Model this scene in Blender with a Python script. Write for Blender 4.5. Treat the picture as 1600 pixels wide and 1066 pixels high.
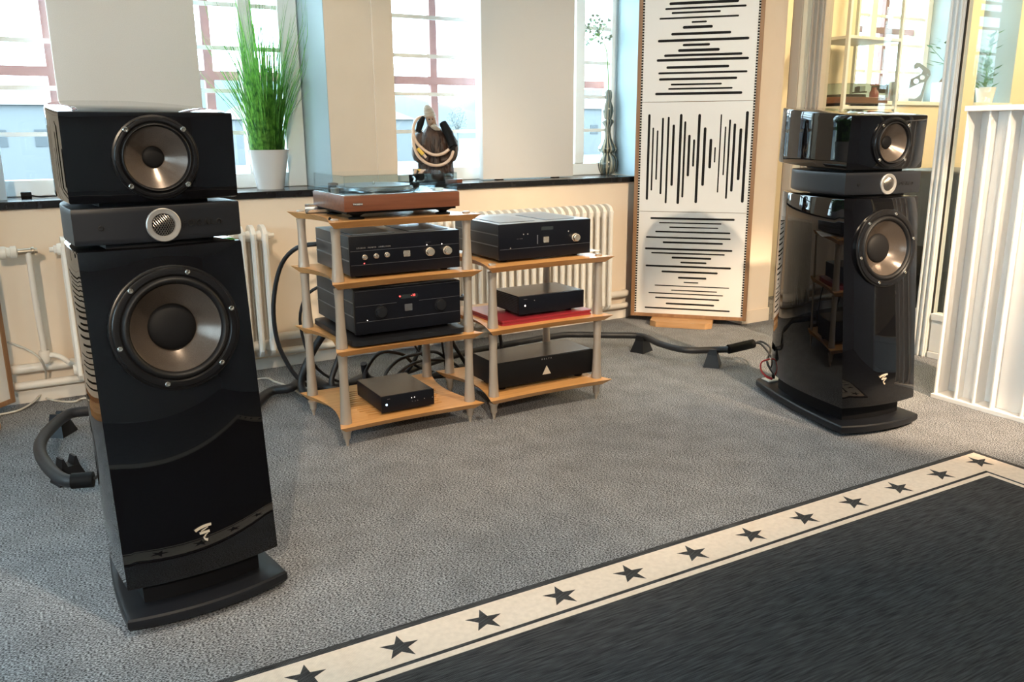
import bpy, bmesh, math, random
from mathutils import Vector, Matrix
R=math.radians
random.seed(7)
sc=bpy.context.scene
col=sc.collection
for o in list(bpy.data.objects): bpy.data.objects.remove(o)

# ------------------------------------------------------------------ camera
F_PX,PITCH,ROLL,HCAM,YAW=1319.27,R(14.035),R(.388),1.204,R(30.2)
fw=Vector((0,math.cos(PITCH),-math.sin(PITCH))); up0=Vector((0,math.sin(PITCH),math.cos(PITCH))); rt0=Vector((1,0,0))
rt=rt0*math.cos(ROLL)-up0*math.sin(ROLL); up=up0*math.cos(ROLL)+rt0*math.sin(ROLL)
Mz=Matrix.Rotation(-YAW,3,'Z'); fw,rt,up=Mz@fw,Mz@rt,Mz@up
EYE=Vector((0,0,HCAM))
cam=bpy.data.objects.new('camera',bpy.data.cameras.new('camera')); col.objects.link(cam)
cam.matrix_world=Matrix(((rt.x,up.x,-fw.x,EYE.x),(rt.y,up.y,-fw.y,EYE.y),(rt.z,up.z,-fw.z,EYE.z),(0,0,0,1)))
cam.data.sensor_width=36; cam.data.lens=36*F_PX/1600; cam.data.clip_start=.05; cam.data.clip_end=2000
sc.camera=cam
def ray(x,y): return fw+rt*((x-800)/F_PX)-up*((y-533)/F_PX)
def P(x,y,z):                      # pixel -> point on the horizontal plane at height z
    d=ray(x,y); return EYE+d*((z-HCAM)/d.z)
def PY(x,y,Y): d=ray(x,y); return EYE+d*(Y/d.y)      # ... on the plane Y = const
def PX(x,y,X): d=ray(x,y); return EYE+d*(X/d.x)

# ------------------------------------------------------------------ world, lamps, exposure
w=bpy.data.worlds.new('sky'); sc.world=w; w.use_nodes=True
bg=w.node_tree.nodes['Background']; bg.inputs[0].default_value=(.66,.87,1,1); bg.inputs[1].default_value=12.5
sc.view_settings.view_transform='Standard'; sc.view_settings.look='None'; sc.view_settings.gamma=1
sc.view_settings.use_curve_mapping=False; sc.view_settings.exposure=0.32
def spot(name,loc,target,power,size=70,blend=.6,color=(1,.80,.57),rad=.04):
    l=bpy.data.lights.new(name,'SPOT'); l.energy=power; l.spot_size=R(size); l.spot_blend=blend; l.color=color; l.shadow_soft_size=rad
    o=bpy.data.objects.new(name,l); col.objects.link(o); o.location=loc
    o.rotation_euler=(Vector(target)-Vector(loc)).to_track_quat('-Z','Y').to_euler(); return o
spot('ceiling_spot_rear_west',(-1.2,-2.3,2.95),(.95,4.2,.40),600,30,.4)
spot('ceiling_spot_rear_east',(1.62,-1.05,2.95),(3.55,3.95,.75),720,42,1.0)
spot('ceiling_spot_mid_west',(.75,1.1,2.95),(1.15,2.9,.0),175,58)
spot('ceiling_spot_mid_east',(2.35,1.0,2.95),(2.6,2.9,.0),165,62)
spot('ceiling_spot_east',(2.95,-.6,2.95),(3.58,1.95,.6),1250,30,.5,(1,.74,.49))
for nm,x in (('hall_lamp',5.6),('hall_lamp_far',8.0)):
    l=bpy.data.lights.new(nm,'POINT'); l.energy=110; l.color=(1,.74,.42); l.shadow_soft_size=.15
    o=bpy.data.objects.new(nm,l); col.objects.link(o); o.location=(x,2.6,2.7)

# ------------------------------------------------------------------ materials
def mat(name,c,rough=.5,metal=0,coat=0,spec=None,noise=None,bump=None,trans=0,emit=None,aniso=0,coatr=.03):
    m=bpy.data.materials.new(name); m.use_nodes=True; nt=m.node_tree; b=nt.nodes['Principled BSDF']
    b.inputs['Base Color'].default_value=(*c,1); b.inputs['Roughness'].default_value=rough; b.inputs['Metallic'].default_value=metal
    b.inputs['Coat Weight'].default_value=coat; b.inputs['Coat Roughness'].default_value=coatr
    if spec is not None: b.inputs['Specular IOR Level'].default_value=spec
    if trans: b.inputs['Transmission Weight'].default_value=trans
    if aniso: b.inputs['Anisotropic'].default_value=aniso
    if emit: b.inputs['Emission Color'].default_value=(*emit[0],1); b.inputs['Emission Strength'].default_value=emit[1]
    tc=nt.nodes.new('ShaderNodeTexCoord')
    if noise:   # (scale(3), colour a, colour b, lo, hi)
        mp=nt.nodes.new('ShaderNodeMapping'); mp.inputs['Scale'].default_value=noise[0]; nt.links.new(tc.outputs['Object'],mp.inputs[0])
        n=nt.nodes.new('ShaderNodeTexNoise'); n.inputs['Scale'].default_value=1; n.inputs['Detail'].default_value=4; nt.links.new(mp.outputs[0],n.inputs['Vector'])
        r=nt.nodes.new('ShaderNodeValToRGB'); r.color_ramp.elements[0].color=(*noise[1],1); r.color_ramp.elements[1].color=(*noise[2],1)
        r.color_ramp.elements[0].position=noise[3]; r.color_ramp.elements[1].position=noise[4]
        nt.links.new(n.outputs['Fac'],r.inputs[0]); nt.links.new(r.outputs[0],b.inputs['Base Color'])
        if bump:
            bp=nt.nodes.new('ShaderNodeBump'); bp.inputs['Strength'].default_value=bump[0]; bp.inputs['Distance'].default_value=bump[1]
            nt.links.new(n.outputs['Fac'],bp.inputs['Height']); nt.links.new(bp.outputs[0],b.inputs['Normal'])
    return m
def wood(name,a,b,scale=(6,60,60),rough=.45): return mat(name,a,rough,noise=(scale,a,b,.3,.7),bump=(.08,.002))
def glassy(name,tint=(1,1,1),refl=1.0,rough=0.0,ior=1.45,clear=1.0):
    m=bpy.data.materials.new(name); m.use_nodes=True; nt=m.node_tree; nt.nodes.remove(nt.nodes['Principled BSDF'])
    t=nt.nodes.new('ShaderNodeBsdfTransparent'); t.inputs[0].default_value=(*[v*clear for v in tint],1)
    g=nt.nodes.new('ShaderNodeBsdfGlossy'); g.inputs['Roughness'].default_value=rough; g.inputs[0].default_value=(refl,refl,refl,1)
    lw=nt.nodes.new('ShaderNodeLayerWeight'); lw.inputs[0].default_value=.5; pw=nt.nodes.new('ShaderNodeMath'); pw.operation='POWER'; pw.inputs[1].default_value=5; nt.links.new(lw.outputs['Facing'],pw.inputs[0])
    r0=((ior-1)/(ior+1))**2; f=nt.nodes.new('ShaderNodeMath'); f.operation='MULTIPLY_ADD'; f.inputs[1].default_value=1-r0; f.inputs[2].default_value=r0; nt.links.new(pw.outputs[0],f.inputs[0])
    x=nt.nodes.new('ShaderNodeMixShader'); nt.links.new(f.outputs[0],x.inputs[0]); nt.links.new(t.outputs[0],x.inputs[1]); nt.links.new(g.outputs[0],x.inputs[2])
    nt.links.new(x.outputs[0],nt.nodes['Material Output'].inputs[0]); return m
M={}
M['wall']=mat('plaster_wall',(.80,.67,.53),.85,noise=((6,6,6),(.79,.66,.52),(.81,.68,.54),.35,.65))
M['wall2']=mat('plaster_hall',(.80,.70,.52),.85)
M['reveal']=mat('reveal_daylight_tint',(.42,.52,.56),.7)  # white reveals, darkened and blued to stand in for cool daylight
M['ceil']=mat('ceiling_white',(.75,.74,.72),.9)
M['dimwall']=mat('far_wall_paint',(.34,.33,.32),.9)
M['sill']=mat('black_stone_sill',(.012,.012,.014),.22,noise=((40,40,40),(.010,.010,.012),(.03,.03,.034),.55,.8))
M['board']=mat('acoustic_board_fabric',(.72,.70,.67),.95,noise=((300,300,300),(.70,.68,.65),(.76,.74,.71),.3,.7),bump=(.15,.001))
M['frame']=mat('window_frame_paint',(.80,.82,.80),.5)
M['redbar']=mat('outer_bar_paint',(.40,.20,.19),.6)
M['pane']=glassy('window_pane',(.97,1,1),.8,0,1.35)
M['rad']=mat('radiator_enamel',(.78,.74,.68),.35)
M['pipe']=mat('pipe_paint',(.76,.70,.62),.4)
M['brass']=mat('valve_brass',(.45,.38,.3),.35,.8)
M['plasticw']=mat('white_plastic',(.75,.72,.66),.4)
M['gloss']=mat('black_lacquer',(.003,.003,.004),.3,coat=1,coatr=.012,spec=0)
M['satin']=mat('satin_black',(.009,.010,.013),.42,spec=.3)
M['matte']=mat('matte_black',(.005,.005,.006),.6,spec=.15)
M['rubber']=mat('rubber_black',(.007,.007,.008),.5,spec=.25)
M['dframe']=mat('driver_frame_black',(.006,.006,.007),.3,spec=.35)
M['cone']=mat('cone_composite',(.09,.072,.06),.23,.45,noise=((900,900,900),(.062,.05,.042),(.125,.10,.084),.3,.7),aniso=0)
M['cap']=mat('dust_cap',(.008,.008,.009),.55,spec=.12)
M['screw']=mat('screw_steel',(.6,.58,.55),.25,1)
M['tweet']=mat('tweeter_ring',(.42,.41,.40),.4,.7)
M['mesh']=mat('tweeter_mesh',(.30,.28,.26),.3,.9)
M['logo']=mat('emblem_champagne',(.75,.66,.54),.35,.5)
M['text']=mat('print_grey',(.30,.30,.31),.6)
M['textd']=mat('print_dark',(.003,.003,.003),.5)
M['shelf']=wood('oak_shelf',(.56,.27,.085),(.70,.37,.14),(5,70,5),.36)
M['post']=mat('post_silver',(.42,.36,.30),.38,.4)
M['ampf']=mat('amp_black',(.005,.006,.010),.35,spec=.2)
M['amps']=mat('amp_side',(.05,.053,.06),.42,.5)
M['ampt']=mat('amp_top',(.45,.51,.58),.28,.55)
M['topg']=mat('box_top_satin',(.022,.025,.030),.27,spec=.9)
M['strip']=mat('amp_strip',(.22,.23,.25),.3,.7)
M['knob']=mat('knob_champagne',(.72,.66,.58),.25,.8)
M['led']=mat('led_red',(.4,.02,.02),.5,emit=((1,.06,.05),5))
M['ledw']=mat('led_white',(.8,.8,.8),.5,emit=((1,.85,.75),3))
M['ledb']=mat('led_blue',(.3,.6,.9),.5,emit=((.45,.75,1),4))
M['disp']=mat('display_off',(.025,.032,.036),.15)
M['ttw']=wood('walnut_plinth',(.125,.044,.023),(.19,.070,.036),(4,50,80),.35)
M['alu']=mat('brushed_aluminium',(.62,.64,.66),.25,.9)
M['acryl']=glassy('dust_cover_acrylic',(.90,.96,.98),1.0,.0,1.5,.97)
M['red']=mat('red_cover',(.28,.018,.03),.35,coat=.4)
M['paper']=mat('paper',(.8,.82,.84),.8)
M['pframe']=wood('panel_frame_wood',(.24,.12,.055),(.33,.18,.085),(40,40,4),.5)
M['pfoot']=wood('panel_foot_wood',(.44,.24,.10),(.55,.32,.15),(5,40,40),.5)
M['tile']=mat('panel_white',(.74,.72,.69),.55)
M['slot']=mat('slot_felt',(.005,.005,.006),.95)
M['dots']=mat('panel_gasket',(.006,.006,.006),.9)
M['dif']=mat('diffuser_white',(.82,.79,.75),.6)
M['pot']=mat('pot_ceramic',(.80,.78,.76),.25,coat=.3)
M['soil']=mat('soil',(.05,.035,.02),.95)
M['fur']=mat('carved_dark_wood',(.035,.018,.012),.5,noise=((60,60,12),(.018,.010,.008),(.07,.035,.022),.35,.65),bump=(.8,.006))
M['skin']=mat('carved_face',(.24,.15,.10),.55)
M['capk']=mat('carved_cap',(.30,.26,.21),.7,noise=((20,20,300),(.24,.20,.16),(.36,.32,.26),.4,.6))
M['hose']=mat('beige_cable_sleeve',(.62,.46,.36),.35)
M['yellow']=mat('yellow_tag',(.75,.5,.08),.5)
M['cable']=mat('cable_black',(.010,.011,.014),.5,noise=((500,500,500),(.006,.006,.008),(.03,.03,.035),.45,.7))
M['cordw']=mat('cord_white',(.55,.52,.46),.5)
M['redwire']=mat('red_boot',(.5,.03,.03),.4)
M['ptn']=mat('partition_frame_white',(.70,.72,.72),.4)
M['ptnb']=mat('partition_frame_tan',(.42,.36,.29),.5)
M['gask']=mat('gasket_black',(.01,.01,.01),.6)
M['pglass']=glassy('partition_glass',(.95,.98,.97),.9,0,1.4)
M['dark']=mat('dark_grey_cabinet',(.05,.055,.06),.4)
M['grey']=mat('bracket_grey',(.22,.26,.28),.5)
M['bark']=mat('bark',(.14,.085,.05),.8)
M['leafd']=mat('leaf_dark',(.10,.22,.10),.5)
M['petal']=mat('petal_pale',(.26,.32,.24),.7)
M['stemg']=mat('stem_green',(.20,.36,.10),.6)
M['steel']=mat('steel_mug',(.4,.42,.44),.25,1)
M['redjar']=mat('red_jar',(.45,.05,.04),.3)
M['xground']=mat('outside_ground',(.09,.1,.11),.95,noise=((.06,.06,.06),(.085,.095,.105),(.13,.125,.09),.4,.65))
M['xhill']=mat('outside_hill',(.040,.054,.064),1)
M['xtree']=mat('outside_tree',(.10,.105,.10),1)
M['xbuild']=mat('outside_building',(.10,.105,.11),.9)
M['xroof']=mat('outside_roof',(.085,.075,.07),.9)
M['xwin']=mat('outside_window',(.03,.035,.04),.5)
# grass blades: colour varies along and between blades
def leaf_mat():
    m=mat('grass_blade',(.10,.30,.05),.5); nt=m.node_tree; b=nt.nodes['Principled BSDF']
    tc=nt.nodes.new('ShaderNodeTexCoord'); n=nt.nodes.new('ShaderNodeTexNoise'); n.inputs['Scale'].default_value=35
    nt.links.new(tc.outputs['Object'],n.inputs['Vector']); r=nt.nodes.new('ShaderNodeValToRGB')
    r.color_ramp.elements[0].color=(.035,.15,.03,1); r.color_ramp.elements[1].color=(.22,.52,.09,1); r.color_ramp.elements[0].position=.35; r.color_ramp.elements[1].position=.65
    nt.links.new(n.outputs['Fac'],r.inputs[0]); nt.links.new(r.outputs[0],b.inputs['Base Color'])
    t=nt.nodes.new('ShaderNodeBsdfTranslucent'); nt.links.new(r.outputs[0],t.inputs[0]); x=nt.nodes.new('ShaderNodeMixShader'); x.inputs[0].default_value=.45
    nt.links.new(b.outputs[0],x.inputs[1]); nt.links.new(t.outputs[0],x.inputs[2]); nt.links.new(x.outputs[0],nt.nodes['Material Output'].inputs[0]); return m
M['grass']=leaf_mat()
# carpet: fine heathered tufts plus broad wear
def carpet():
    m=mat('carpet_grey',(.2,.2,.2),.95,spec=.1); nt=m.node_tree; b=nt.nodes['Principled BSDF']; tc=nt.nodes.new('ShaderNodeTexCoord')
    def nz(s,d,det=3):
        mp=nt.nodes.new('ShaderNodeMapping'); mp.inputs['Scale'].default_value=s; nt.links.new(tc.outputs['Object'],mp.inputs[0])
        n=nt.nodes.new('ShaderNodeTexNoise'); n.inputs['Scale'].default_value=d; n.inputs['Detail'].default_value=det; nt.links.new(mp.outputs[0],n.inputs['Vector']); return n
    n1=nz((1,1.9,1),165,2); n2=nz((1,1,1),9,2)
    r=nt.nodes.new('ShaderNodeValToRGB'); e=r.color_ramp.elements; e[0].position=.42; e[1].position=.60; e[0].color=(.050,.051,.055,1); e[1].color=(.385,.395,.415,1)
    nt.links.new(n1.outputs['Fac'],r.inputs[0])
    mr=nt.nodes.new('ShaderNodeMapRange'); mr.inputs[1].default_value=.3; mr.inputs[2].default_value=.7; mr.inputs[3].default_value=.86; mr.inputs[4].default_value=1.1; nt.links.new(n2.outputs['Fac'],mr.inputs[0])
    mx=nt.nodes.new('ShaderNodeVectorMath'); mx.operation='SCALE'; nt.links.new(r.outputs[0],mx.inputs[0]); nt.links.new(mr.outputs[0],mx.inputs['Scale']); nt.links.new(mx.outputs[0],b.inputs['Base Color'])
    bp=nt.nodes.new('ShaderNodeBump'); bp.inputs['Strength'].default_value=.2; bp.inputs['Distance'].default_value=.002; nt.links.new(n1.outputs['Fac'],bp.inputs['Height']); nt.links.new(bp.outputs[0],b.inputs['Normal'])
    return m
M['carpet']=carpet()
def woven(name,a,b,sx,sy,amp=.5):
    m=mat(name,a,.9,spec=.15); nt=m.node_tree; bs=nt.nodes['Principled BSDF']; tc=nt.nodes.new('ShaderNodeTexCoord')
    mp=nt.nodes.new('ShaderNodeMapping'); mp.inputs['Scale'].default_value=(sx,sy,1); nt.links.new(tc.outputs['Object'],mp.inputs[0])
    n=nt.nodes.new('ShaderNodeTexNoise'); n.inputs['Scale'].default_value=1; n.inputs['Detail'].default_value=5; nt.links.new(mp.outputs[0],n.inputs['Vector'])
    wv=nt.nodes.new('ShaderNodeTexWave'); wv.inputs['Scale'].default_value=95; wv.bands_direction='X'; nt.links.new(tc.outputs['Object'],wv.inputs['Vector'])
    mth=nt.nodes.new('ShaderNodeMath'); mth.operation='MULTIPLY_ADD'; mth.inputs[1].default_value=.25; nt.links.new(wv.outputs['Fac'],mth.inputs[0]); nt.links.new(n.outputs['Fac'],mth.inputs[2])
    r=nt.nodes.new('ShaderNodeValToRGB'); r.color_ramp.elements[0].color=(*a,1); r.color_ramp.elements[1].color=(*b,1); r.color_ramp.elements[0].position=.38; r.color_ramp.elements[1].position=.85
    nt.links.new(mth.outputs[0],r.inputs[0]); nt.links.new(r.outputs[0],bs.inputs['Base Color'])
    bp=nt.nodes.new('ShaderNodeBump'); bp.inputs['Strength'].default_value=amp; bp.inputs['Distance'].default_value=.002; nt.links.new(mth.outputs[0],bp.inputs['Height']); nt.links.new(bp.outputs[0],bs.inputs['Normal'])
    return m
M['rugd']=woven('rug_charcoal',(.010,.0105,.012),(.085,.087,.092),14,210)
M['rugl']=woven('rug_cream',(.70,.59,.49),(.82,.70,.59),60,60,.3)
# striped vase
def vase_mat():
    m=mat('striped_glaze',(.1,.1,.1),.12,coat=.5); nt=m.node_tree; b=nt.nodes['Principled BSDF']; tc=nt.nodes.new('ShaderNodeTexCoord')
    sp=nt.nodes.new('ShaderNodeSeparateXYZ'); nt.links.new(tc.outputs['Object'],sp.inputs[0]); at=nt.nodes.new('ShaderNodeMath'); at.operation='ARCTAN2'
    nt.links.new(sp.outputs[1],at.inputs[0]); nt.links.new(sp.outputs[0],at.inputs[1]); m2=nt.nodes.new('ShaderNodeMath'); m2.operation='MULTIPLY'; m2.inputs[1].default_value=3.5; nt.links.new(at.outputs[0],m2.inputs[0])
    n=nt.nodes.new('ShaderNodeTexNoise'); n.noise_dimensions='2D'; n.inputs['Scale'].default_value=1.6; cb=nt.nodes.new('ShaderNodeCombineXYZ'); nt.links.new(m2.outputs[0],cb.inputs[0])
    z=nt.nodes.new('ShaderNodeMath'); z.operation='MULTIPLY'; z.inputs[1].default_value=1.2; nt.links.new(sp.outputs[2],z.inputs[0]); nt.links.new(z.outputs[0],cb.inputs[1]); nt.links.new(cb.outputs[0],n.inputs['Vector'])
    r=nt.nodes.new('ShaderNodeValToRGB'); e=r.color_ramp.elements; e[0].position=.40; e[0].color=(.03,.035,.03,1); e[1].position=.6; e[1].color=(.42,.36,.25,1); k=e.new(.5); k.color=(.08,.12,.12,1)
    nt.links.new(n.outputs['Fac'],r.inputs[0]); nt.links.new(r.outputs[0],b.inputs['Base Color']); return m
M['vase']=vase_mat()
def dotted():
    m=M['dots']; nt=m.node_tree; b=nt.nodes['Principled BSDF']; tc=nt.nodes.new('ShaderNodeTexCoord'); sp=nt.nodes.new('ShaderNodeSeparateXYZ'); nt.links.new(tc.outputs['Object'],sp.inputs[0])
    a=nt.nodes.new('ShaderNodeMath'); a.operation='MULTIPLY'; a.inputs[1].default_value=62; nt.links.new(sp.outputs[2],a.inputs[0]); f=nt.nodes.new('ShaderNodeMath'); f.operation='FRACT'; nt.links.new(a.outputs[0],f.inputs[0])
    g=nt.nodes.new('ShaderNodeMath'); g.operation='GREATER_THAN'; g.inputs[1].default_value=.62; nt.links.new(f.outputs[0],g.inputs[0])
    mx=nt.nodes.new('ShaderNodeMix'); mx.data_type='RGBA'; mx.inputs[6].default_value=(.005,.005,.005,1); mx.inputs[7].default_value=(.6,.58,.55,1); nt.links.new(g.outputs[0],mx.inputs[0]); nt.links.new(mx.outputs[2],b.inputs['Base Color'])
dotted()

# ------------------------------------------------------------------ mesh helpers
class G:
    def __init__(s): s.v=[]; s.f=[]
    def add(s,vs,fs,mx=None):
        n=len(s.v)
        for p in vs: s.v.append(tuple(mx@Vector(p)) if mx is not None else tuple(p))
        s.f+= [tuple(i+n for i in f) for f in fs]; return s
    def bm(s,bm,mx=None):
        bm.verts.ensure_lookup_table(); bm.verts.index_update()
        s.add([v.co[:] for v in bm.verts],[[v.index for v in f.verts] for f in bm.faces],mx); bm.free(); return s
    def box(s,x0,x1,y0,y1,z0,z1,bev=0,seg=2,mx=None):
        b=bmesh.new(); bmesh.ops.create_cube(b,size=1)
        for v in b.verts: v.co=Vector(((x0+x1)/2+v.co.x*(x1-x0),(y0+y1)/2+v.co.y*(y1-y0),(z0+z1)/2+v.co.z*(z1-z0)))
        if bev: bmesh.ops.bevel(b,geom=list(b.edges),offset=bev,segments=seg,affect='EDGES',profile=.5)
        return s.bm(b,mx)
    def lathe(s,prof,n=24,mx=None,close=True):   # profile (r,z) around z
        vs=[];fs=[]
        for r,z in prof:
            for k in range(n): a=2*math.pi*k/n; vs.append((r*math.cos(a),r*math.sin(a),z))
        for i in range(len(prof)-1):
            for k in range(n): fs.append((i*n+k,i*n+(k+1)%n,(i+1)*n+(k+1)%n,(i+1)*n+k))
        if close:
            if prof[0][0]>1e-6: fs.append(tuple(range(n))[::-1])
            if prof[-1][0]>1e-6: fs.append(tuple((len(prof)-1)*n+k for k in range(n)))
        return s.add(vs,fs,mx)
    def tube(s,pts,r,n=8,smooth=4,cap=True):     # r number or list
        pts=[Vector(p) for p in pts]
        rr=r if isinstance(r,(list,tuple)) else [r]*len(pts)
        if smooth and len(pts)>2:
            q=[];qr=[]
            for i in range(len(pts)-1):
                p0,p1,p2,p3=pts[max(i-1,0)],pts[i],pts[i+1],pts[min(i+2,len(pts)-1)]
                for k in range(smooth):
                    t=k/smooth; q.append(.5*((2*p1)+(p2-p0)*t+(2*p0-5*p1+4*p2-p3)*t*t+(3*p1-p0-3*p2+p3)*t**3)); qr.append(rr[i]*(1-t)+rr[i+1]*t)
            q.append(pts[-1]); qr.append(rr[-1]); pts,rr=q,qr
        vs=[];fs=[];prev=None
        for i,p in enumerate(pts):
            t=(pts[min(i+1,len(pts)-1)]-pts[max(i-1,0)]).normalized()
            if prev is None: a=t.orthogonal().normalized()
            else: a=(prev-t*prev.dot(t)).normalized()
            prev=a; b=t.cross(a)
            for k in range(n): an=2*math.pi*k/n; vs.append(tuple(p+(a*math.cos(an)+b*math.sin(an))*rr[i]))
        for i in range(len(pts)-1):
            for k in range(n): fs.append((i*n+k,i*n+(k+1)%n,(i+1)*n+(k+1)%n,(i+1)*n+k))
        if cap: fs.append(tuple(range(n))[::-1]); fs.append(tuple((len(pts)-1)*n+k for k in range(n)))
        return s.add(vs,fs)
    def loft(s,secs,mx=None,cap=True):           # list of equal-length closed loops
        n=len(secs[0]); vs=[p for q in secs for p in q]; fs=[]
        for i in range(len(secs)-1):
            for k in range(n): fs.append((i*n+k,i*n+(k+1)%n,(i+1)*n+(k+1)%n,(i+1)*n+k))
        if cap: fs.append(tuple(range(n))[::-1]); fs.append(tuple((len(secs)-1)*n+k for k in range(n)))
        return s.add(vs,fs,mx)
    def prism(s,outer,holes,z0,z1,mx=None,inset=None):   # 2D outline with holes, z0..z1; inset: bottom outline
        b=bmesh.new(); es=[]
        for loop in [outer]+holes:
            vv=[b.verts.new((x,y,z1)) for x,y in loop]
            es+=[b.edges.new((vv[i],vv[(i+1)%len(vv)])) for i in range(len(vv))]
        bmesh.ops.triangle_fill(b,use_beauty=True,use_dissolve=False,edges=es)
        for f in b.faces:
            if f.normal.z<0: f.normal_flip()
        b.verts.index_update(); top=[(v.co.x,v.co.y) for v in b.verts]; tf=[[v.index for v in f.verts] for f in b.faces]; b.free()
        n=len(top); low=list(top)
        if inset: low[:len(outer)]=inset
        vs=[(x,y,z1) for x,y in top]+[(x,y,z0) for x,y in low]; fs=tf+[[i+n for i in f][::-1] for f in tf]
        st=0
        for loop in [outer]+holes:
            m=len(loop)
            for i in range(m): a,c=st+i,st+(i+1)%m; fs.append((c,a,a+n,c+n))
            st+=m
        return s.add(vs,fs,mx)
    def build(s,name,m,parent=None,ang=35,loc=None):
        me=bpy.data.meshes.new(name); me.from_pydata(s.v,[],s.f)
        b=bmesh.new(); b.from_mesh(me); bmesh.ops.recalc_face_normals(b,faces=b.faces); b.to_mesh(me); b.free()
        if ang:
            me.polygons.foreach_set('use_smooth',[True]*len(me.polygons)); me.set_sharp_from_angle(angle=R(ang))
        me.materials.append(M[m] if isinstance(m,str) else m)
        o=bpy.data.objects.new(name,me); col.objects.link(o)
        if parent: o.parent=parent
        if loc: o.location=loc
        return o
def cut(o,A,r,depth):            # drill a round hole for a driver
    k=G().lathe([(r,-depth),(r,.06)],56,A).build('cutter','matte',o.parent,0)
    m=o.modifiers.new('cut','BOOLEAN'); m.operation='DIFFERENCE'; m.object=k; m.solver='EXACT'
    bpy.context.view_layer.update(); me=bpy.data.meshes.new_from_object(o.evaluated_get(bpy.context.evaluated_depsgraph_get()))
    o.modifiers.clear(); me.name=o.data.name; mm=o.data.materials[0]; o.data=me; me.materials.clear(); me.materials.append(mm); me.set_sharp_from_angle(angle=R(30)); bpy.data.objects.remove(k)
def tag(o,label,cat,group=None,kind=None):
    o['label']=label; o['category']=cat
    if group: o['group']=group
    if kind: o['kind']=kind
    return o
def thing(name,label,cat,loc=(0,0,0),rz=0,group=None):
    o=bpy.data.objects.new(name,None); o.empty_display_size=.05; col.objects.link(o); o.location=loc; o.rotation_euler=(0,0,rz); return tag(o,label,cat,group)
def struct(o): o['kind']='structure'; return o
def dup(o,parent=None,loc=None,rz=None):
    c=o.copy(); col.objects.link(c); c.parent=parent
    if loc is not None: c.location=loc
    if rz is not None: c.rotation_euler=(0,0,rz)
    for ch in list(o.children): dup(ch,c)
    return c
def rrect(x0,x1,y0,y1,r,n=5):
    r=min(r,(x1-x0)/2-1e-5,(y1-y0)/2-1e-5); o=[]
    for cx,cy,a in ((x1-r,y0+r,-90),(x1-r,y1-r,0),(x0+r,y1-r,90),(x0+r,y0+r,180)):
        for k in range(n+1): t=R(a+90*k/n); o.append((cx+r*math.cos(t),cy+r*math.sin(t)))
    return o
MF=Matrix(((1,0,0,0),(0,0,-1,0),(0,1,0,0),(0,0,0,1)))   # local (x,y,z) -> x, depth out of the front (-y), up:  (x,y,z)->(x,-z,y)
def text(name,body,size,m,parent,loc,rx=90,rz=0,depth=.0004,sx=1):
    cu=bpy.data.curves.new(name,'FONT'); cu.body=body; cu.size=size; cu.extrude=depth; cu.align_x='CENTER'; cu.align_y='CENTER'; cu.resolution_u=2; cu.space_character=sx
    t=bpy.data.objects.new(name,cu); col.objects.link(t); bpy.context.view_layer.update()
    me=bpy.data.meshes.new_from_object(t.evaluated_get(bpy.context.evaluated_depsgraph_get())); bpy.data.objects.remove(t)
    me.materials.clear(); me.materials.append(M[m]); o=bpy.data.objects.new(name,me); col.objects.link(o); o.parent=parent; o.location=loc; o.rotation_euler=(R(rx),0,R(rz)); return o

# ================================================================== STRUCTURE
WY,WIN,OUT=4.33,4.66,4.86         # room face, window plane, outer face of the facade
SILL=.914; CEIL=3.0; HEAD=2.55
WH=[(-2.17,-.55),(-.18,1.447),(1.81,3.44)]     # window openings of the listening room
struct(G().box(-3,10,-3.2,OUT,-.12,0).build('floor','carpet',ang=0))
struct(G().box(-3,10,-3.2,OUT,CEIL,CEIL+.1).build('ceiling','ceil',ang=0))
LW=[(-2.6,-1.0),(-.4,1.2),(1.8,3.4)]          # side-wall openings added out of view to let in fill daylight
g=G(); g.box(-3.3,-3,-3.2,OUT,0,SILL-.035); g.box(-3.3,-3,-3.2,OUT,HEAD,CEIL)
for a,b in ((-3.2,-2.6),(-1.0,-.4),(1.2,1.8),(3.4,OUT)): g.box(-3.3,-3,a,b,SILL-.035,HEAD)
struct(g.build('wall_left','dimwall',ang=0))
struct(G().box(-3,10,-3.32,-3.2,0,CEIL).build('wall_front','dimwall',ang=0))
struct(G().box(10,10.12,-3.2,OUT,0,CEIL).build('wall_far_right','wall2',ang=0))
g=G(); g.box(-3,4.16,WY,OUT,0,SILL-.035); g.box(-3,4.16,WY,OUT,HEAD,CEIL)
edges=[(-3,-2.17)]+[(WH[0][1],WH[1][0]),(WH[1][1],WH[2][0]),(WH[2][1],4.16)]
for i,(a,b) in enumerate(edges):                     # piers, reveals splayed a little
    ra={0:0,1:.0,2:-.035,3:.07}[i]
    g.prism([(a,WY),(b,WY),(b+(.0 if i<3 else 0),WIN),(b,OUT),(a+ra*1.6,OUT),(a+ra,WIN)],[],SILL-.035,HEAD)
struct(g.build('wall_back','wall',ang=0))
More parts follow.
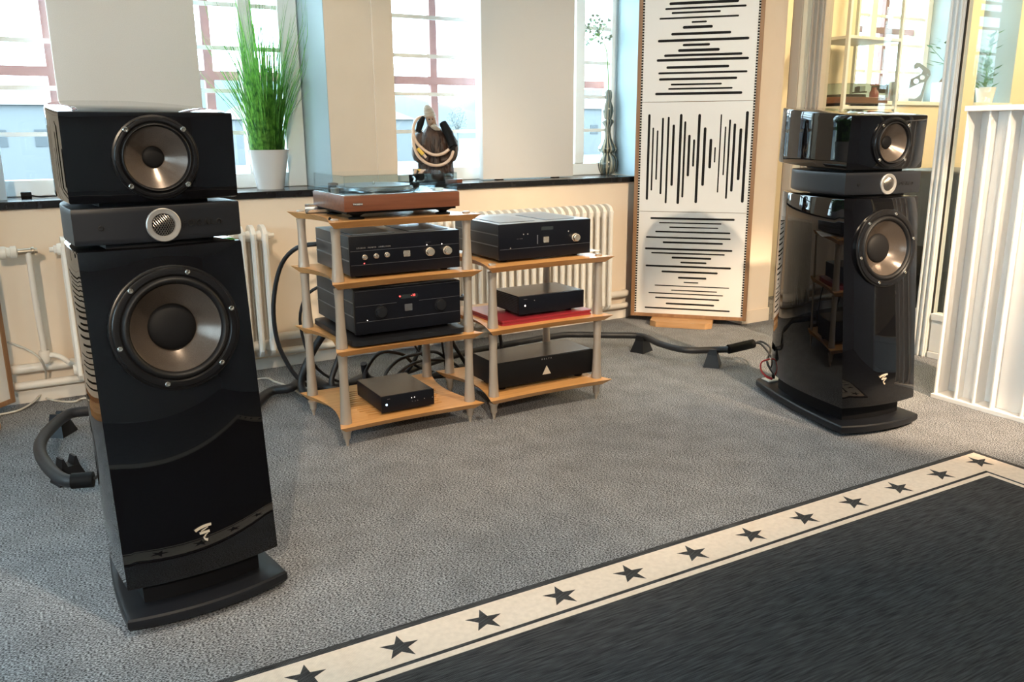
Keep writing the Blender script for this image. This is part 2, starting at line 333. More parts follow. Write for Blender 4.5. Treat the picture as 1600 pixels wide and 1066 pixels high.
# slim pipe boxing on the pier between the two windows
struct(G().box(1.695,1.81,4.318,WY-.0005,SILL+.02,HEAD,.004).build('trim_1','wall',ang=0))
g=G(); g.box(3.876,4.105,3.775,WY-.001,0,CEIL); struct(g.build('wall_corner','wall',ang=0))
g=G(); g.box(3.872,4.109,3.765,3.774,0,.085,.002); g.box(4.106,4.112,3.768,WY-.01,0,.085); struct(g.build('baseboard_right','wall',ang=0))
g=G(); g.box(-2.95,3.4,WY-.012,WY-.001,0,.06,.003); struct(g.build('baseboard_back','pipe',ang=0))
for i,(a,b) in enumerate(WH):
    s=G(); s.box(a-.0,b,WY-.02,WIN+.06,SILL-.034,SILL,.003)
    if i<2: s.box(b,WH[i+1][0],WY-.02,WY-.001,SILL-.034,SILL)
    o=struct(s.build('window_sill_%d'%(i+1),'sill',ang=0)); o.name='trim_sill_%d'%(i+1)
# windows: inner painted casements with thin glazing bars, red-brown bars of the outer window behind
def window(n,a,b,z0,z1,Y,jr=.06,stiles=(.42,),bars=(.202,.412,.622,.832,1.042,1.252,1.462)):
    w=bpy.data.objects.new('window_%d'%n,None); col.objects.link(w); w.location=((a+b)/2,Y,z0); struct(w); w['label']='painted casement window with thin glazing bars and red-brown outer bars'
    hw=(b-a)/2; H=z1-z0; W=b-a
    f=G(); f.box(-hw,-hw+.045,-.03,.04,0,H,.004); f.box(hw-jr,hw,-.03,.04,0,H,.004); f.box(-hw+.045,hw-jr,-.03,.04,0,.075,.004); f.box(-hw+.045,hw-jr,-.03,.04,H-.07,H,.004)
    f.build('frame','frame',w,0)
    for s in stiles: G().box(-hw+s*W-.035,-hw+s*W+.035,-.035,.045,.0755,H-.071,.004).build('stile','frame',w,0)
    xs=[-hw+.045]+[-hw+s*W for s in stiles]+[hw-jr]
    for z in bars:
        if z<H-.1: G().box(-hw+.046,hw-jr-.001,-.012,.012,.075+z-.003,.075+z+.017).build('glazing_bar','frame',w,0)
    for i in range(len(xs)-1): G().box(xs[i]+(.036 if i else .002),xs[i+1]-(.037 if i<len(xs)-2 else .002),.016,.020,.077,H-.072).build('pane','pane',w,0)
    for x in (.265,.725): G().box(-hw+x*W-.022,-hw+x*W+.022,.13,.17,.02,H-.02).build('outer_mullion','redbar',w,0)
    for z in (.555,1.25): G().box(-hw+.001,hw-.001,.125,.165,z,z+.045).build('outer_transom','redbar',w,0)
    return w
window(1,WH[1][0],WH[1][1]-.045,SILL+.001,HEAD,WIN,.10,(.40,.83))
window(2,WH[2][0],WH[2][1]+.075,SILL+.001,HEAD,WIN,.06,(.42,.82))
window(3,WH[0][0],WH[0][1],SILL+.001,HEAD,WIN,.06,(.42,.82))
for k,(a,b) in enumerate(LW):
    w_=window(6+k,a,b,SILL+.001,HEAD,0,.06,(.42,.82)); w_.location=(-3.1,(a+b)/2,SILL+.001); w_.rotation_euler=(0,0,R(90))  # unseen windows, added as daylight fill from the side
    struct(G().box(-3.25,-2.98,a,b,SILL-.034,SILL,.003).build('trim_added_sill_%d'%(k+1),'sill',ang=0))

# ---- glass partition to the hall (plane X = 4.16)
pt=struct(bpy.data.objects.new('wall_right',None)); col.objects.link(pt); pt.location=(4.16,0,0); pt['label']='glass partition with ridged white frame and low white panels'
def ppart(name,m,*b,bev=.003): return G().box(*b,bev).build(name,m,pt,0)
g=G(); g.box(-.02,.05,3.70,3.765,0,CEIL-.002,.003); g.build('jamb','ptnb',pt,0)
ppart('gasket','gask',-.012,.02,3.7655,3.774,0,CEIL-.002,bev=0)
g=G(); g.box(-.01,.04,3.63,3.6995,0,CEIL-.002,.003); g.build('jamb_cover','wall2',pt,0)
g=G(); g.box(-.03,.04,3.52,3.62,0,CEIL-.002,.004); [g.box(-.04,-.03,y,y+.012,0,CEIL-.002,.002) for y in (3.53,3.565,3.60)]; g.build('post','ptnb',pt,0)
for k,(y0,nm) in enumerate(((2.685,'post'),(1.25,'post'),(-.2,'post'))):
    g=G(); g.box(-.02,.05,y0,y0+.075,0,CEIL-.002,.003); [g.box(-.032,-.02,y0+d,y0+d+.011,0,CEIL-.002,.003) for d in (.004,.032,.060)]; g.build(nm,'ptn',pt,0)
    ppart('gasket','gask',-.006,.006,y0-.006,y0-.0005,.24,CEIL-.002,bev=0)
def bay(y0,y1):
    ppart('bottom_panel','ptn',-.012,.03,y0+.002,y1-.002,.035,.205); ppart('rail','ptn',-.02,.045,y0+.001,y1-.001,.206,.242); ppart('rail','ptn',-.02,.045,y0+.001,y1-.001,0,.034)
    G().box(.008,.014,y0+.001,y1-.001,.243,CEIL-.003).build('pane','pglass',pt,0)
bay(2.761,3.519); bay(1.326,2.675); bay(-.124,1.24)
struct(G().box(4.15,4.20,-3.2,-.21,0,CEIL).build('wall_right_solid','dimwall',ang=0))

# ---- hall beyond the partition: same facade, higher sills
SH=PY(1450,159,WY).z
x3a,x3b=PY(1376,100,WY).x-.3,PY(1500,100,WY).x+.05; x4a,x4b=PY(1533,60,WY).x,PY(1591,60,WY).x
g=G(); g.box(4.2,10,WY,OUT,0,SH-.03); g.box(4.2,10,WY,OUT,2.75,CEIL)
for a,b in ((4.2,x3a),(x3b,x4a),(x4b,10)): g.box(a,b,WY,OUT,SH-.03,2.75)
struct(g.build('wall_hall','wall2',ang=0))
for k,(a,b) in enumerate(((x3a,x3b),(x4a,x4b))):
    struct(G().box(a,b,WY-.02,WIN+.1,SH-.029,SH,.003).build('trim_hall_sill_%d'%(k+1),'frame',ang=0))
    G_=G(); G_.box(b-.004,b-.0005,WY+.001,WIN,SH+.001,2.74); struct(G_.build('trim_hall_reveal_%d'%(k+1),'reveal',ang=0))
    window(4+k,a+.001,b-.005,SH+.001,2.745,WIN+.02,.06,(.45,),(.16,.37,.58,.79,1.0))
# lining of the listening room's right-hand reveals, cool daylight put into its colour
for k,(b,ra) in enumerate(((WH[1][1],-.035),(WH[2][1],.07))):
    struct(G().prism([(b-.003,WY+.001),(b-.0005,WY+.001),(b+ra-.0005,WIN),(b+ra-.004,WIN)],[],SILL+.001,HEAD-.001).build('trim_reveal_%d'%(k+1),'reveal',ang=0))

# ================================================================== LOUDSPEAKERS
def plan(z,d,hw,back,bw,sag=.024,pw=3.0,rot=None):
    o=[]
    for k in range(15): x=-hw+2*hw*k/14; o.append((x,d-sag*(1-(x/hw)**2),z))
    n=12
    for k in range(1,n+1):
        t=k/n; o.append((bw+(hw-bw)*(1-t**pw),d+(back-d)*(t**.92),z))
    for k in range(1,6): a=k/6; o.append((bw*math.cos(math.pi*a),back+.035*math.sin(math.pi*a),z))
    for k in range(n,0,-1):
        t=k/n; o.append((-(bw+(hw-bw)*(1-t**pw)),d+(back-d)*(t**.92),z))
    return o
def bevel_loft(g,z0,z1,dz,fn,mx=None,inner=.0):   # body with a small rounded lip at both ends
    b=dz
    zs=[(z0,b),(z0+b*.3,b*.3),(z0+b,0)]+[(z0+(z1-z0)*k/6,0) for k in range(1,6)]+[(z1-b,0),(z1-b*.3,b*.3),(z1,b)]
    g.loft([fn(z,e) for z,e in zs],mx)
def speaker(name,label,O,toe):
    s=thing(name,label,'loudspeaker',(O[0],O[1],0),toe,'pair of floorstanding loudspeakers')
    # base: plinth wider than the body, bowed front
    def bp(z,e): return plan(z,.0+e,.203-e,.665-e,.10-e,.032,1.7)
    g=G(); g.loft([bp(.012,.012),bp(.016,.004),bp(.024,0),bp(.042,0),bp(.047,.004),bp(.048,.008)]); g.build('base','satin',s,30)
    for x,y in ((-.15,.06),(.15,.06),(-.07,.58),(.07,.58)): G().lathe([(.018,0),(.018,.0125)],12,Matrix.Translation((x,y,0))).build('foot','matte',s)
    G().loft([plan(.049,.06,.148,.52,.09,.02),plan(.116,.06,.148,.52,.09,.02)]).build('pedestal','matte',s,30)
    d=lambda z:.02+.088*(z-.113)/.827
    g=G(); bevel_loft(g,.113,.938,.006,lambda z,e:plan(z,d(z)+e,.19-e,.585-e,.085-e)); bass=g.build('bass_cabinet','gloss',s,30)
    G().loft([plan(.939,.12,.125,.42,.08,.02),plan(.950,.12,.125,.42,.08,.02)]).build('spacer','matte',s,30)
    g=G(); bevel_loft(g,.951,1.036,.004,lambda z,e:plan(z,.108+e,.192-e,.52-e,.10-e)); g.build('tweeter_cabinet','satin',s,30)
    # head: tilted down towards the listener
    T=Matrix.Translation((0,.110,1.046))@Matrix.Rotation(R(1.6),4,'X')
    g=G(); bevel_loft(g,0,.205,.006,lambda z,e:[(x,y,zz_+zz_/.205*.050*max(y,0)) for x,y,zz_ in plan(z,e,.192-e,.50-e,.10-e)],T); head=g.build('midrange_cabinet','gloss',s,30)
    G().loft([plan(-.014,.03,.125,.34,.08,.02),plan(-.001,.03,.125,.34,.08,.02)],T).build('spacer','matte',s,30)
    # drivers face out of the front (profile: radius, height out of the baffle)
    def driver(pname,z,tilt,rs,screws,y0,scr_r,ph,body):
        A=Matrix.Translation((0,y0,z))@Matrix.Rotation(tilt,4,'X')@MF
        pad,ring,sur,cone,cap,depth=rs; cut(body,A,sur+.001,.09)
        d_=G().lathe([(pad,-.035),(pad,.0015),(pad-.004,.003),(ring,.003),(ring-.002,.007),(ring-.006,.008),(sur+.004,.008),(sur,.004),(sur,-.012),(sur-.02,-.014)],56,A,False).build(pname,'dframe',s,30)
        pr=[(sur,.002)]+[(sur-(sur-cone)*k/8,.002+.009*math.sin(math.pi*k/8)) for k in range(1,8)]+[(cone,-.001)]
        G().lathe(pr,56,A,False).build('surround','rubber',d_,60)
        G().lathe([(cone,0),(cone*.75+cap*.25,-depth*.28),(cone*.4+cap*.6,-depth*.66),(cap*.9,-depth*1.05)],64,A,False).build('cone','cone',d_,60)
        G().lathe([(cap,-depth*.97)]+[(cap*math.cos(R(t)),-depth*.97+cap*.30*math.sin(R(t))) for t in range(12,91,13)],40,A,False).build('dust_cap','cap',d_,60)
        for k in range(screws):
            a=2*math.pi*(k+ph)/screws
            G().lathe([(.0065,.006),(.0065,.010),(.005,.0118),(.0028,.0118),(.0026,.0102),(0,.0102)],12,A@Matrix.Translation((scr_r*math.cos(a),scr_r*math.sin(a),0)),False).build('screw','screw',d_)
    tl=-math.atan(.088/.827)
    driver('woofer',.742,tl,(.153,.147,.127,.107,.058,.045),6,d(.742)-.0255,.138,.22,bass)
    zc=1.147; yc=(T@Vector((0,-.0255,.103))).y
    driver('midrange',zc,R(1.6),(.097,.093,.080,.071,.025,.032),4,yc,.090,.5,head)
    A=Matrix.Translation((0,.108-.0235,.990))@MF
    t=G().lathe([(.040,-.01),(.040,.004),(.038,.006),(.028,.005),(.026,.002),(.026,-.006)],40,A,False).build('tweeter','tweet',s,30)
    g=G()      # domed grille: crossing wires
    for k in range(-5,6):
        for sgn in (1,-1):
            pts=[]
            for q in range(-8,9):
                u,v=k*.0050,q*.0034; r=math.hypot(u,v)
                if r<.0262: pts.append((u,v,.012-.010*(r/.026)**2))
            if len(pts)>1: g.tube([A@Vector((p[0]*math.cos(R(sgn*30))-p[1]*math.sin(R(sgn*30)),p[0]*math.sin(R(sgn*30))+p[1]*math.cos(R(sgn*30)),p[2])) for p in pts],.0008,4,0)
    g.build('tweeter_grille','mesh',t,60)
    G().lathe([(.026,-.004),(.018,-.001),(.0,.004)],24,A,False).build('tweeter_dome','matte',t,60)
    for sx in (-.135,.135): G().lathe([(.0065,-.004),(.0065,.0012),(.0045,.0015),(.004,-.002),(0,-.002)],14,Matrix.Translation((sx,.108-.024*(1-(sx/.192)**2)-.0005,.990))@MF,False).build('grille_socket','textd',s)
    tx=text('maker_name','FOCAL',.022,'textd',s,(.083,.108-.024*(1-(.083/.192)**2)-.0022,.990),90,7,.0004,1.25)
    # emblem: a stack of curved strokes
    em=G()
    def stroke(c0,c1,c2,w0,w1):
        L=[];Rr=[]
        for k in range(9):
            q=k/8; x=(1-q)**2*c0[0]+2*q*(1-q)*c1[0]+q*q*c2[0]; y=(1-q)**2*c0[1]+2*q*(1-q)*c1[1]+q*q*c2[1]
            tx_,ty=2*(1-q)*(c1[0]-c0[0])+2*q*(c2[0]-c1[0]),2*(1-q)*(c1[1]-c0[1])+2*q*(c2[1]-c1[1]); l=math.hypot(tx_,ty); w_=(w0+(w1-w0)*q)/2
            L.append((x-ty/l*w_,y+tx_/l*w_)); Rr.append((x+ty/l*w_,y-tx_/l*w_))
        em.prism(L+Rr[::-1],[],0,.002,Matrix.Translation((0,d(.219)-.0245,.219))@Matrix.Rotation(tl,4,'X')@Matrix.Scale(.00007*1.0,4)@Matrix.Scale(1,4) @MF if False else Matrix.Translation((0,d(.219)-.0245,.219))@Matrix.Rotation(tl,4,'X')@MF)
    u=.000074
    q=lambda x,y:((x-640)*u,(540-y)*u)
    stroke(q(350,405),q(570,280),q(905,290),90*u,90*u); stroke(q(545,465),q(640,400),q(790,365),20*u,20*u); stroke(q(560,450),q(660,430),q(760,375),30*u,6*u)
    stroke(q(490,525),q(650,515),q(825,510),80*u,80*u); stroke(q(650,670),q(670,600),q(770,575),50*u,10*u); stroke(q(610,665),q(630,780),q(735,805),30*u,95*u)
    em.build('emblem','logo',s,0)
    # terminals on the tail of the plinth
    G().box(-.075,.075,.60,.66,.049,.056,.002).build('terminal_plate','plasticw',s,0)
    for x in (-.03,.03): G().lathe([(.008,.056),(.008,.075),(.006,.08)],12,Matrix.Translation((x,.63,0))).build('terminal','matte',s)
    return s
LO,RO=(.309,2.08),(2.935,2.061)
speaker('loudspeaker','glossy black floorstanding loudspeaker standing in front of the potted grass window',LO,R(6))
speaker('loudspeaker','glossy black floorstanding loudspeaker beside the white slatted diffuser and glass partition',RO,R(-8))

# ================================================================== RUG
ra=R(-.7); RX,RY=3.04,1.735
rug=thing('rug','charcoal flat-woven rug with cream border of dark stars','rug',(RX,RY,0),ra)
L_,D_=4.6,2.6
G().box(-L_,0,-D_,0,0.0005,.006,.001).build('field','rugd',rug,0)
def ring(name,o0,o1,m,z):
    G().prism([(-L_+o0,-D_+o0),(-o0,-D_+o0),(-o0,-o0),(-L_+o0,-o0)],[[(-L_+o1,-D_+o1),(-o1,-D_+o1),(-o1,-o1),(-L_+o1,-o1)]],.0055,z).build(name,m,rug,0)
ring('border_band',.023,.150,'rugl',.0068); ring('border_line',.163,.182,'rugl',.0068)
def star_mesh():
    pts=[]
    for k in range(10): r=.049 if k%2==0 else .019; a=R(90+36*k); pts.append((r*math.cos(a),r*math.sin(a)))
    return pts
st=None
def star(x,y,a):
    global st
    if st is None: st=G().prism(star_mesh(),[],.0065,.0074).build('star','rugd',rug,0); o=st
    else: o=st.copy(); col.objects.link(o)
    o.location=(x,y,0); o.rotation_euler=(0,0,a)
for k in range(20): star(-.094-.2285*k,-.089,R(205))
for k in range(1,11): star(-.089,-.094-.2285*k,R(115))

# ================================================================== EQUIPMENT RACKS
def shelf_outline(w,d,k=.055,n=10):
    o=[]
    for i in range(n): t=i/n; o.append((-w+2*w*t,-d+.012*math.sin(math.pi*t)))
    for i in range(n): t=i/n; o.append((w-k*math.sin(math.pi*t),-d+2*d*t))
    for i in range(n): t=i/n; o.append((w-2*w*t,d-.012*math.sin(math.pi*t)))
    for i in range(n): t=i/n; o.append((-w+k*math.sin(math.pi*t),d-2*d*t))
    return o
slots=[]
for i in range(13):
    y=-.165+.0275*i; hl=.205-.05*abs(i-6)/6+ (.0 if i%2 else .01)
    slots.append(rrect(-hl,hl,y-.0055,y+.0055,.005,3))
shg=G().prism(shelf_outline(.314,.272),slots,-.026,0,inset=shelf_outline(.284,.242))
shelf_proto=None
def rack(label,cx,cy,pw,pd,zs):
    global shelf_proto
    r=thing('equipment_rack',label,'rack',(cx,cy,0),0,'wooden equipment racks')
    posts=[(-pw/2,-pd/2),(pw/2,-pd/2),(-pw/2,pd/2),(pw/2,pd/2)]
    for i,z in enumerate(zs):
        if shelf_proto is None: shelf_proto=shg.build('shelf','shelf',r,25); o=shelf_proto
        else: o=shelf_proto.copy(); col.objects.link(o); o.parent=r
        o.location=(0,0,z)
        if i==0:
            for sl in slots: G().prism(sl,[],-.012,-.0035).build('slot','matte',o,0)  # black strips in the through-slots stand in for the shade inside
        if i<len(zs)-1:
            h=zs[i+1]-.0265-z
            for x,y in posts: G().lathe([(.0235,.0005),(.022,.02),(.0185,h*.35),(.0165,h*.7),(.0175,h*.9),(.0195,h)],20).build('post','post',r,40,(x,y,z))
    for x,y in posts:
        z=zs[0]-.0265
        G().lathe([(.0045,.0),(.009,.022),(.0095,.026),(.014,.030),(.0155,z-.018),(.021,z-.006),(.021,z)],20).build('foot','post',r,40,(x,y,0))
        G().lathe([(.016,.0005),(.016,.006),(.013,.008)],20).build('post_cap','post',r,40,(x,y,zs[-1]))
    return r
LZ=[.093,.396,.655,.882]; RZ=[.103,.402,.665]
rack('four-tier oak rack with silver posts carrying the turntable',1.285,3.25,.545,.430,LZ)
rack('three-tier oak rack with silver posts carrying the red folder',1.928,3.222,.537,.425,RZ)

# ---- hi-fi units ------------------------------------------------------------
def unit(name,label,cat,x0,x1,yf,yb,z0,z1,shelfz,front='ampf',side='amps',top='ampt',plate=.012,bev=.002,foot=True,fr=.016):
    t=thing(name,label,cat,((x0+x1)/2,yf,shelfz)); hw=(x1-x0)/2; D=yb-yf; a=z0-shelfz; b=z1-shelfz
    G().box(-hw+.003,hw-.003,plate,D,a,b-.001,bev).build('case',side,t,30)
    G().box(-hw,hw,0,plate-.0005,a-.002,b,bev).build('front_panel',front,t,30)
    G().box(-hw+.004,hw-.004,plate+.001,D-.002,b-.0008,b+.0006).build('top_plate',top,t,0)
    if foot:
        for x in (-hw+.05,hw-.05):
            for y in (.05,D-.05): G().lathe([(fr*.85,0.0004),(fr,a*.3),(fr,a-.0022)],16,Matrix.Translation((x,y,0))).build('foot','matte',t)
    return t,hw,D,a,b
def knob(t,x,z,r,L=.016,m='knob'):
    k=G().lathe([(r*1.18,0),(r*1.18,.003),(r,.0035),(r,L-.0015),(r-.0015,L),(0,L)],28,Matrix.Translation((x,0,z))@MF).build('knob',m,t,35); return k
def led(t,x,z,m,r=.0022): G().lathe([(r,-.001),(r,.0012),(0,.0016)],10,Matrix.Translation((x,0,z))@MF).build('indicator',m,t)
def sidestrips(t,hw,D,a,b,pl=.012):
    for f in (.36,.68):
        z=a+(b-a)*f
        for sx in (-1,1): x=sx*hw; G().box(min(x-.001*sx,x+.003*-sx),max(x-.001*sx,x+.003*-sx),pl+.002,D-.004,z,z+.004).build('side_strip','strip',t,0)
def groove(t,x0,x1,z): G().box(x0,x1,-.0012,.0,z,z+.0012).build('panel_line','strip',t,0)
def vent(t,x0,x1,y0,y1,z):
    o=G().box(x0,x1,y0,y1,z,z+.001).build('vent_well','matte',t,0)
    n=int((y1-y0)/.011)
    g=G()
    for i in range(n):
        y=y0+.004+i*.011; g.box(x0+.002,x1-.002,y,y+.006,z+.001,z+.0035)
    o=g.build('vent_grille','ampt',t,0); o['kind']='stuff'
# amplifier with champagne knobs
t,hw,D,a,b=unit('amplifier','black amplifier with five champagne knobs on the shelf under the turntable','amplifier',1.066,1.530,3.045,3.46,.668,.817,LZ[2])
sidestrips(t,hw,D,a,b); mid=(a+b)/2
X=lambda px:PY(px,390,3.045).x-(1.066+1.530)/2
Zf=lambda px,py:PY(px,py,3.045).z-LZ[2]
for px,py in ((569,402),(587,400),(604,398)): knob(t,X(px),Zf(px,py),.0085,.014)
for px,py in ((671,393),(698,391)): knob(t,X(px),Zf(px,py),.0150,.020)
pts=[];
G().prism(rrect(-.014,.014,-.012,.012,.003,4),[],0,.004,Matrix.Translation((X(635),0,Zf(635,396)))@MF).build('meter_window','knob',t,30)
led(t,X(568),Zf(568,412),'led'); led(t,X(667),Zf(667,382.5),'ledw',.0018); led(t,X(690.5),Zf(690.5,381),'ledw',.0018)
groove(t,-hw+.004,hw-.004,Zf(560,393)); groove(t,-hw+.004,hw-.004,Zf(560,415))
text('panel_text','STEREO  POWER  AMPLIFIER',.0075,'text',t,(X(584),-.0006,Zf(584,386.5)),90,0,.0002,1.5)
text('panel_text','• • • • •',.006,'text',t,(X(669),-.0006,Zf(669,378.5)),90,0,.0002,1.2)
vent(t,-hw+.03,-.03,.04,D-.12,b+.0005); vent(t,.03,hw-.03,.04,D-.12,b+.0005)
# amplifier with red display
t,hw,D,a,b=unit('amplifier','black amplifier with two black knobs and red digits on a dark platform','amplifier',1.070,1.520,3.03,3.50,.442,.615,.4255,plate=.02)
sidestrips(t,hw,D,a,b,.02)
X2=lambda px:PY(px,480,3.03).x-(1.070+1.520)/2
Z2=lambda px,py:PY(px,py,3.03).z-.4255
for px,py in ((595,487.5),(688,476)): knob(t,X2(px),Z2(px,py),.0215,.014,'satin')
G().prism(rrect(-.016,.016,-.0135,.0135,.002,3),[],0,.003,Matrix.Translation((X2(638),0,Z2(638,480)))@MF).build('badge_plate','strip',t,30)
dz=Z2(640,462.5); G().prism(rrect(-.036,.036,-.008,.008,.002,3),[],0,.0008,Matrix.Translation((X2(640),0,dz))@MF).build('display','disp',t,30)
text('display_digits','- 33',.012,'led',t,(X2(646),-.0012,Z2(646,461)),90,0,.0003,1.0); led(t,X2(625.5),Z2(625.5,463),'led',.0028)
led(t,X2(573),Z2(573,501),'ledw',.0018)
groove(t,-hw+.004,X2(620),Z2(590,476.5)); groove(t,X2(655),hw-.004,Z2(690,465.5)); groove(t,-hw+.004,hw-.004,Z2(560,505)); groove(t,-hw+.004,hw-.004,b-.006)
p=tag(G().prism(rrect(-.242,.242,-.26,.24,.03,5),[],.0095,.029).build('isolation_platform','satin',None,30,(1.285,3.25,LZ[1])),'dark platform with rounded corners under the amplifier with red digits','platform')
# feet of the platform as parts
for x in (-.19,.19):
    for y in (-.2,.18): G().lathe([(.02,.0004),(.02,.0096)],16,Matrix.Translation((x,y,0))).build('foot','matte',p)
# amplifier on the lower rack
t,hw,D,a,b=unit('amplifier','black amplifier with one champagne knob and mesh vents on the lower rack','amplifier',1.705,2.165,3.03,3.44,.679,.826,RZ[2]+.002,top='ampt')
sidestrips(t,hw,D,a,b); X3=lambda px:PY(px,370,3.03).x-(1.705+2.165)/2
Z3=lambda px,py:PY(px,py,3.03).z-RZ[2]
knob(t,X3(898.5),Z3(898.5,371.5),.0155,.020)
G().prism(rrect(-.0135,.0135,-.0125,.0125,.003,4),[],0,.004,Matrix.Translation((X3(853),0,Z3(853,375)))@MF).build('meter_window','knob',t,30)
G().prism(rrect(-.030,.030,-.007,.007,.001,2),[],0,.0006,Matrix.Translation((X3(855),0,Z3(855,357.3)))@MF).build('display','disp',t,30)
for px,py in ((797.5,389),(818,367),(824.5,366.5),(888,362)): led(t,X3(px),Z3(px,py),'text',.0028)
text('panel_text','▪ ▪  ▪ ▪▪',.006,'text',t,(X3(812),-.0006,Z3(812,374)),90,0,.0002,1.2)
groove(t,-hw+.004,hw-.004,Z3(782,392)); G().box(X3(839),X3(840.5),-.0015,0,Z3(839,382),Z3(839,368)).build('panel_line','strip',t,0)
vent(t,-hw+.03,-.025,.05,D-.1,b+.0005); vent(t,.03,hw-.05,.05,D-.1,b+.0005)
# player on the red folder
FZ=RZ[1]+.0225
t,hw,D,a,b=unit('media_player','small black player with ribbed side standing on the red folder','player',1.800,2.135,3.03,3.26,.438,.514,FZ+.0003,side='ampf',top='topg')
g=G(); [g.box(-hw+.0005,-hw+.004,.016,D-.004,a+.004+i*.007,a+.0075+i*.007) for i in range(10)]; g.build('side_ribs','amps',t,0)
Xp=lambda px:PY(px,470,3.03).x-(1.800+2.135)/2
Zp=lambda px,py:PY(px,py,3.03).z-FZ
text('maker_name','▪▪▪▪▪',.006,'text',t,(Xp(821),-.0006,Zp(821,468)),90,0,.0002,1.0); led(t,Xp(820.5),Zp(820.5,478),'ledw',.0035); led(t,Xp(835),Zp(835,469.5),'text',.0018)
f=thing('folder','glossy red folder lying under the small black player','folder',(1.955,3.20,RZ[1]))
G().prism(rrect(-.25,.212,-.19,.14,.012,4),[],.0004,.007).build('cover','red',f,30); G().prism(rrect(-.245,.208,-.186,.136,.01,4),[],.0072,.015).build('pages','red',f,30); G().prism(rrect(-.25,.212,-.19,.14,.012,4),[],.0152,.0222).build('cover','red',f,30)
o=tag(G().box(-.19,.20,-.14,.11,0,.0012).build('paper_sheet','paper',None,0,(2.07,3.23,RZ[2]+.0006)),'white paper sheet sticking out under the amplifier on the lower rack','paper'); o.rotation_euler=(0,0,R(9))
# power conditioner
t,hw,D,a,b=unit('power_conditioner','long black box with a silver triangle on the bottom shelf','power supply',1.690,2.195,3.035,3.26,.126,.232,RZ[0],side='satin',front='matte',top='topg',fr=.02)
Xd=lambda px:PY(px,575,3.035).x-(1.690+2.195)/2
Zd=lambda px,py:PY(px,py,3.035).z-RZ[0]
u0=(Xd(854),Zd(854,578.5)); G().prism([(-.0215,-.0175),(.0215,-.0175),(0,.0215)],[],0,.002,Matrix.Translation((u0[0],0,u0[1]))@MF).build('triangle_badge','logo',t,0)
text('maker_name','DELTA',.0085,'text',t,(Xd(854),-.0006,Zd(854,560.5)),90,0,.0003,2.6)
# small streamer
t,hw,D,a,b=unit('streamer','small black box with a blue light on the slatted bottom shelf','streamer',1.165,1.398,3.045,3.33,.105,.170,LZ[0],side='ampf',front='ampf',top='topg',plate=.006,fr=.012)
Xs=lambda px:PY(px,620,3.045).x-(1.165+1.398)/2
Zs=lambda px,py:PY(px,py,3.045).z-LZ[0]
text('maker_name','▪▪▪▪',.006,'text',t,(Xs(607),-.0006,Zs(607,624)),90,0,.0002,.9); led(t,Xs(603.5),Zs(603.5,633),'ledb',.0042)
for px,py in ((643,621.5),(647.5,620.5),(663,622.5),(675.5,620.5)): led(t,Xs(px),Zs(px,py),'ledw' if px<650 else 'text',.0016)
for px,py in ((644,627),(648.5,626.5),(652.5,625.5)): led(t,Xs(px),Zs(px,py),'text',.0012)

# ---- turntable -----------------------------------------------------------------
TZ=LZ[3]
tt=thing('turntable','walnut turntable with clear dust cover on the top shelf','turntable',(1.276,3.0,TZ))
hw,D=.236,.37
G().box(-hw,hw,0,D,.033,.090,.0015).build('plinth','ttw',tt,30)
G().box(-hw+.004,hw-.004,.004,D-.004,.0902,.0935,.001).build('top_plate','alu',tt,30)
G().box(-hw+.012,hw-.012,.012,D-.012,.024,.0328).build('bottom_plate','matte',tt,0)
for x,y in ((-.17,.06),(.19,.06),(-.17,.31),(.19,.31)): G().lathe([(.030,.0006),(.030,.006),(.014,.010),(.018,.014),(.040,.0238)],20).build('foot','matte',tt,35,(x,y,0))
pl=G().lathe([(.150,.100),(.154,.102),(.154,.112),(.150,.114),(.06,.1145),(0,.1145)],64).build('platter','alu',tt,35,(-.045,.19,0))
G().lathe([(.150,.1147),(.150,.118),(.052,.118),(.05,.1172),(0,.1172)],64).build('mat','tweet',pl,35); G().lathe([(.0036,.117),(.0036,.128),(.0025,.130)],12).build('spindle','screw',pl)
G().lathe([(.10,.0937),(.10,.1)],40,Matrix.Translation((-.045,.19,0))).build('sub_platter','alu',tt)
ta=G().lathe([(.026,.0937),(.026,.103),(.016,.105),(.016,.132),(.012,.134)],24).build('tonearm_base','matte',tt,35,(.165,.285,0))
G().tube([(.015,.03,.138),(0,0,.138),(-.045,-.12,.134),(-.085,-.20,.126)],.0045,10).build('arm_tube','alu',ta,60)
G().box(-.014,.014,-.010,.012,.128,.147,.003).build('bearing','matte',ta,30); G().lathe([(.017,0),(.017,.026)],20,Matrix.Translation((.012,.02,.138))@Matrix.Rotation(R(-64),4,'Z')@Matrix.Rotation(R(-90),4,'Y')@Matrix.Translation((0,0,-.045))).build('counterweight','matte',ta,35)
G().box(-.1015,-.075,-.235,-.195,.116,.128,.003).build('headshell','matte',ta,30)
G().box(.175-.018,.175+.018,.05,.085,.0937,.103,.002).build('switch','paper',tt,30); G().lathe([(.012,.0937),(.012,.097)],16,Matrix.Translation((.20,.16,0))).build('speed_dial','knob',tt)
G().box(-.215,-.185,.20,.24,.0937,.128,.003).build('hinge_block','matte',tt,30); G().lathe([(.016,.0937),(.016,.112),(.012,.114)],20,Matrix.Translation((-.213,.165,0))).build('motor_knob','tweet',tt)
g=G(); x0,x1,y0,y1,z0,z1,th=-hw+.006,hw-.006,.006,D-.006,.0940,.164,.003
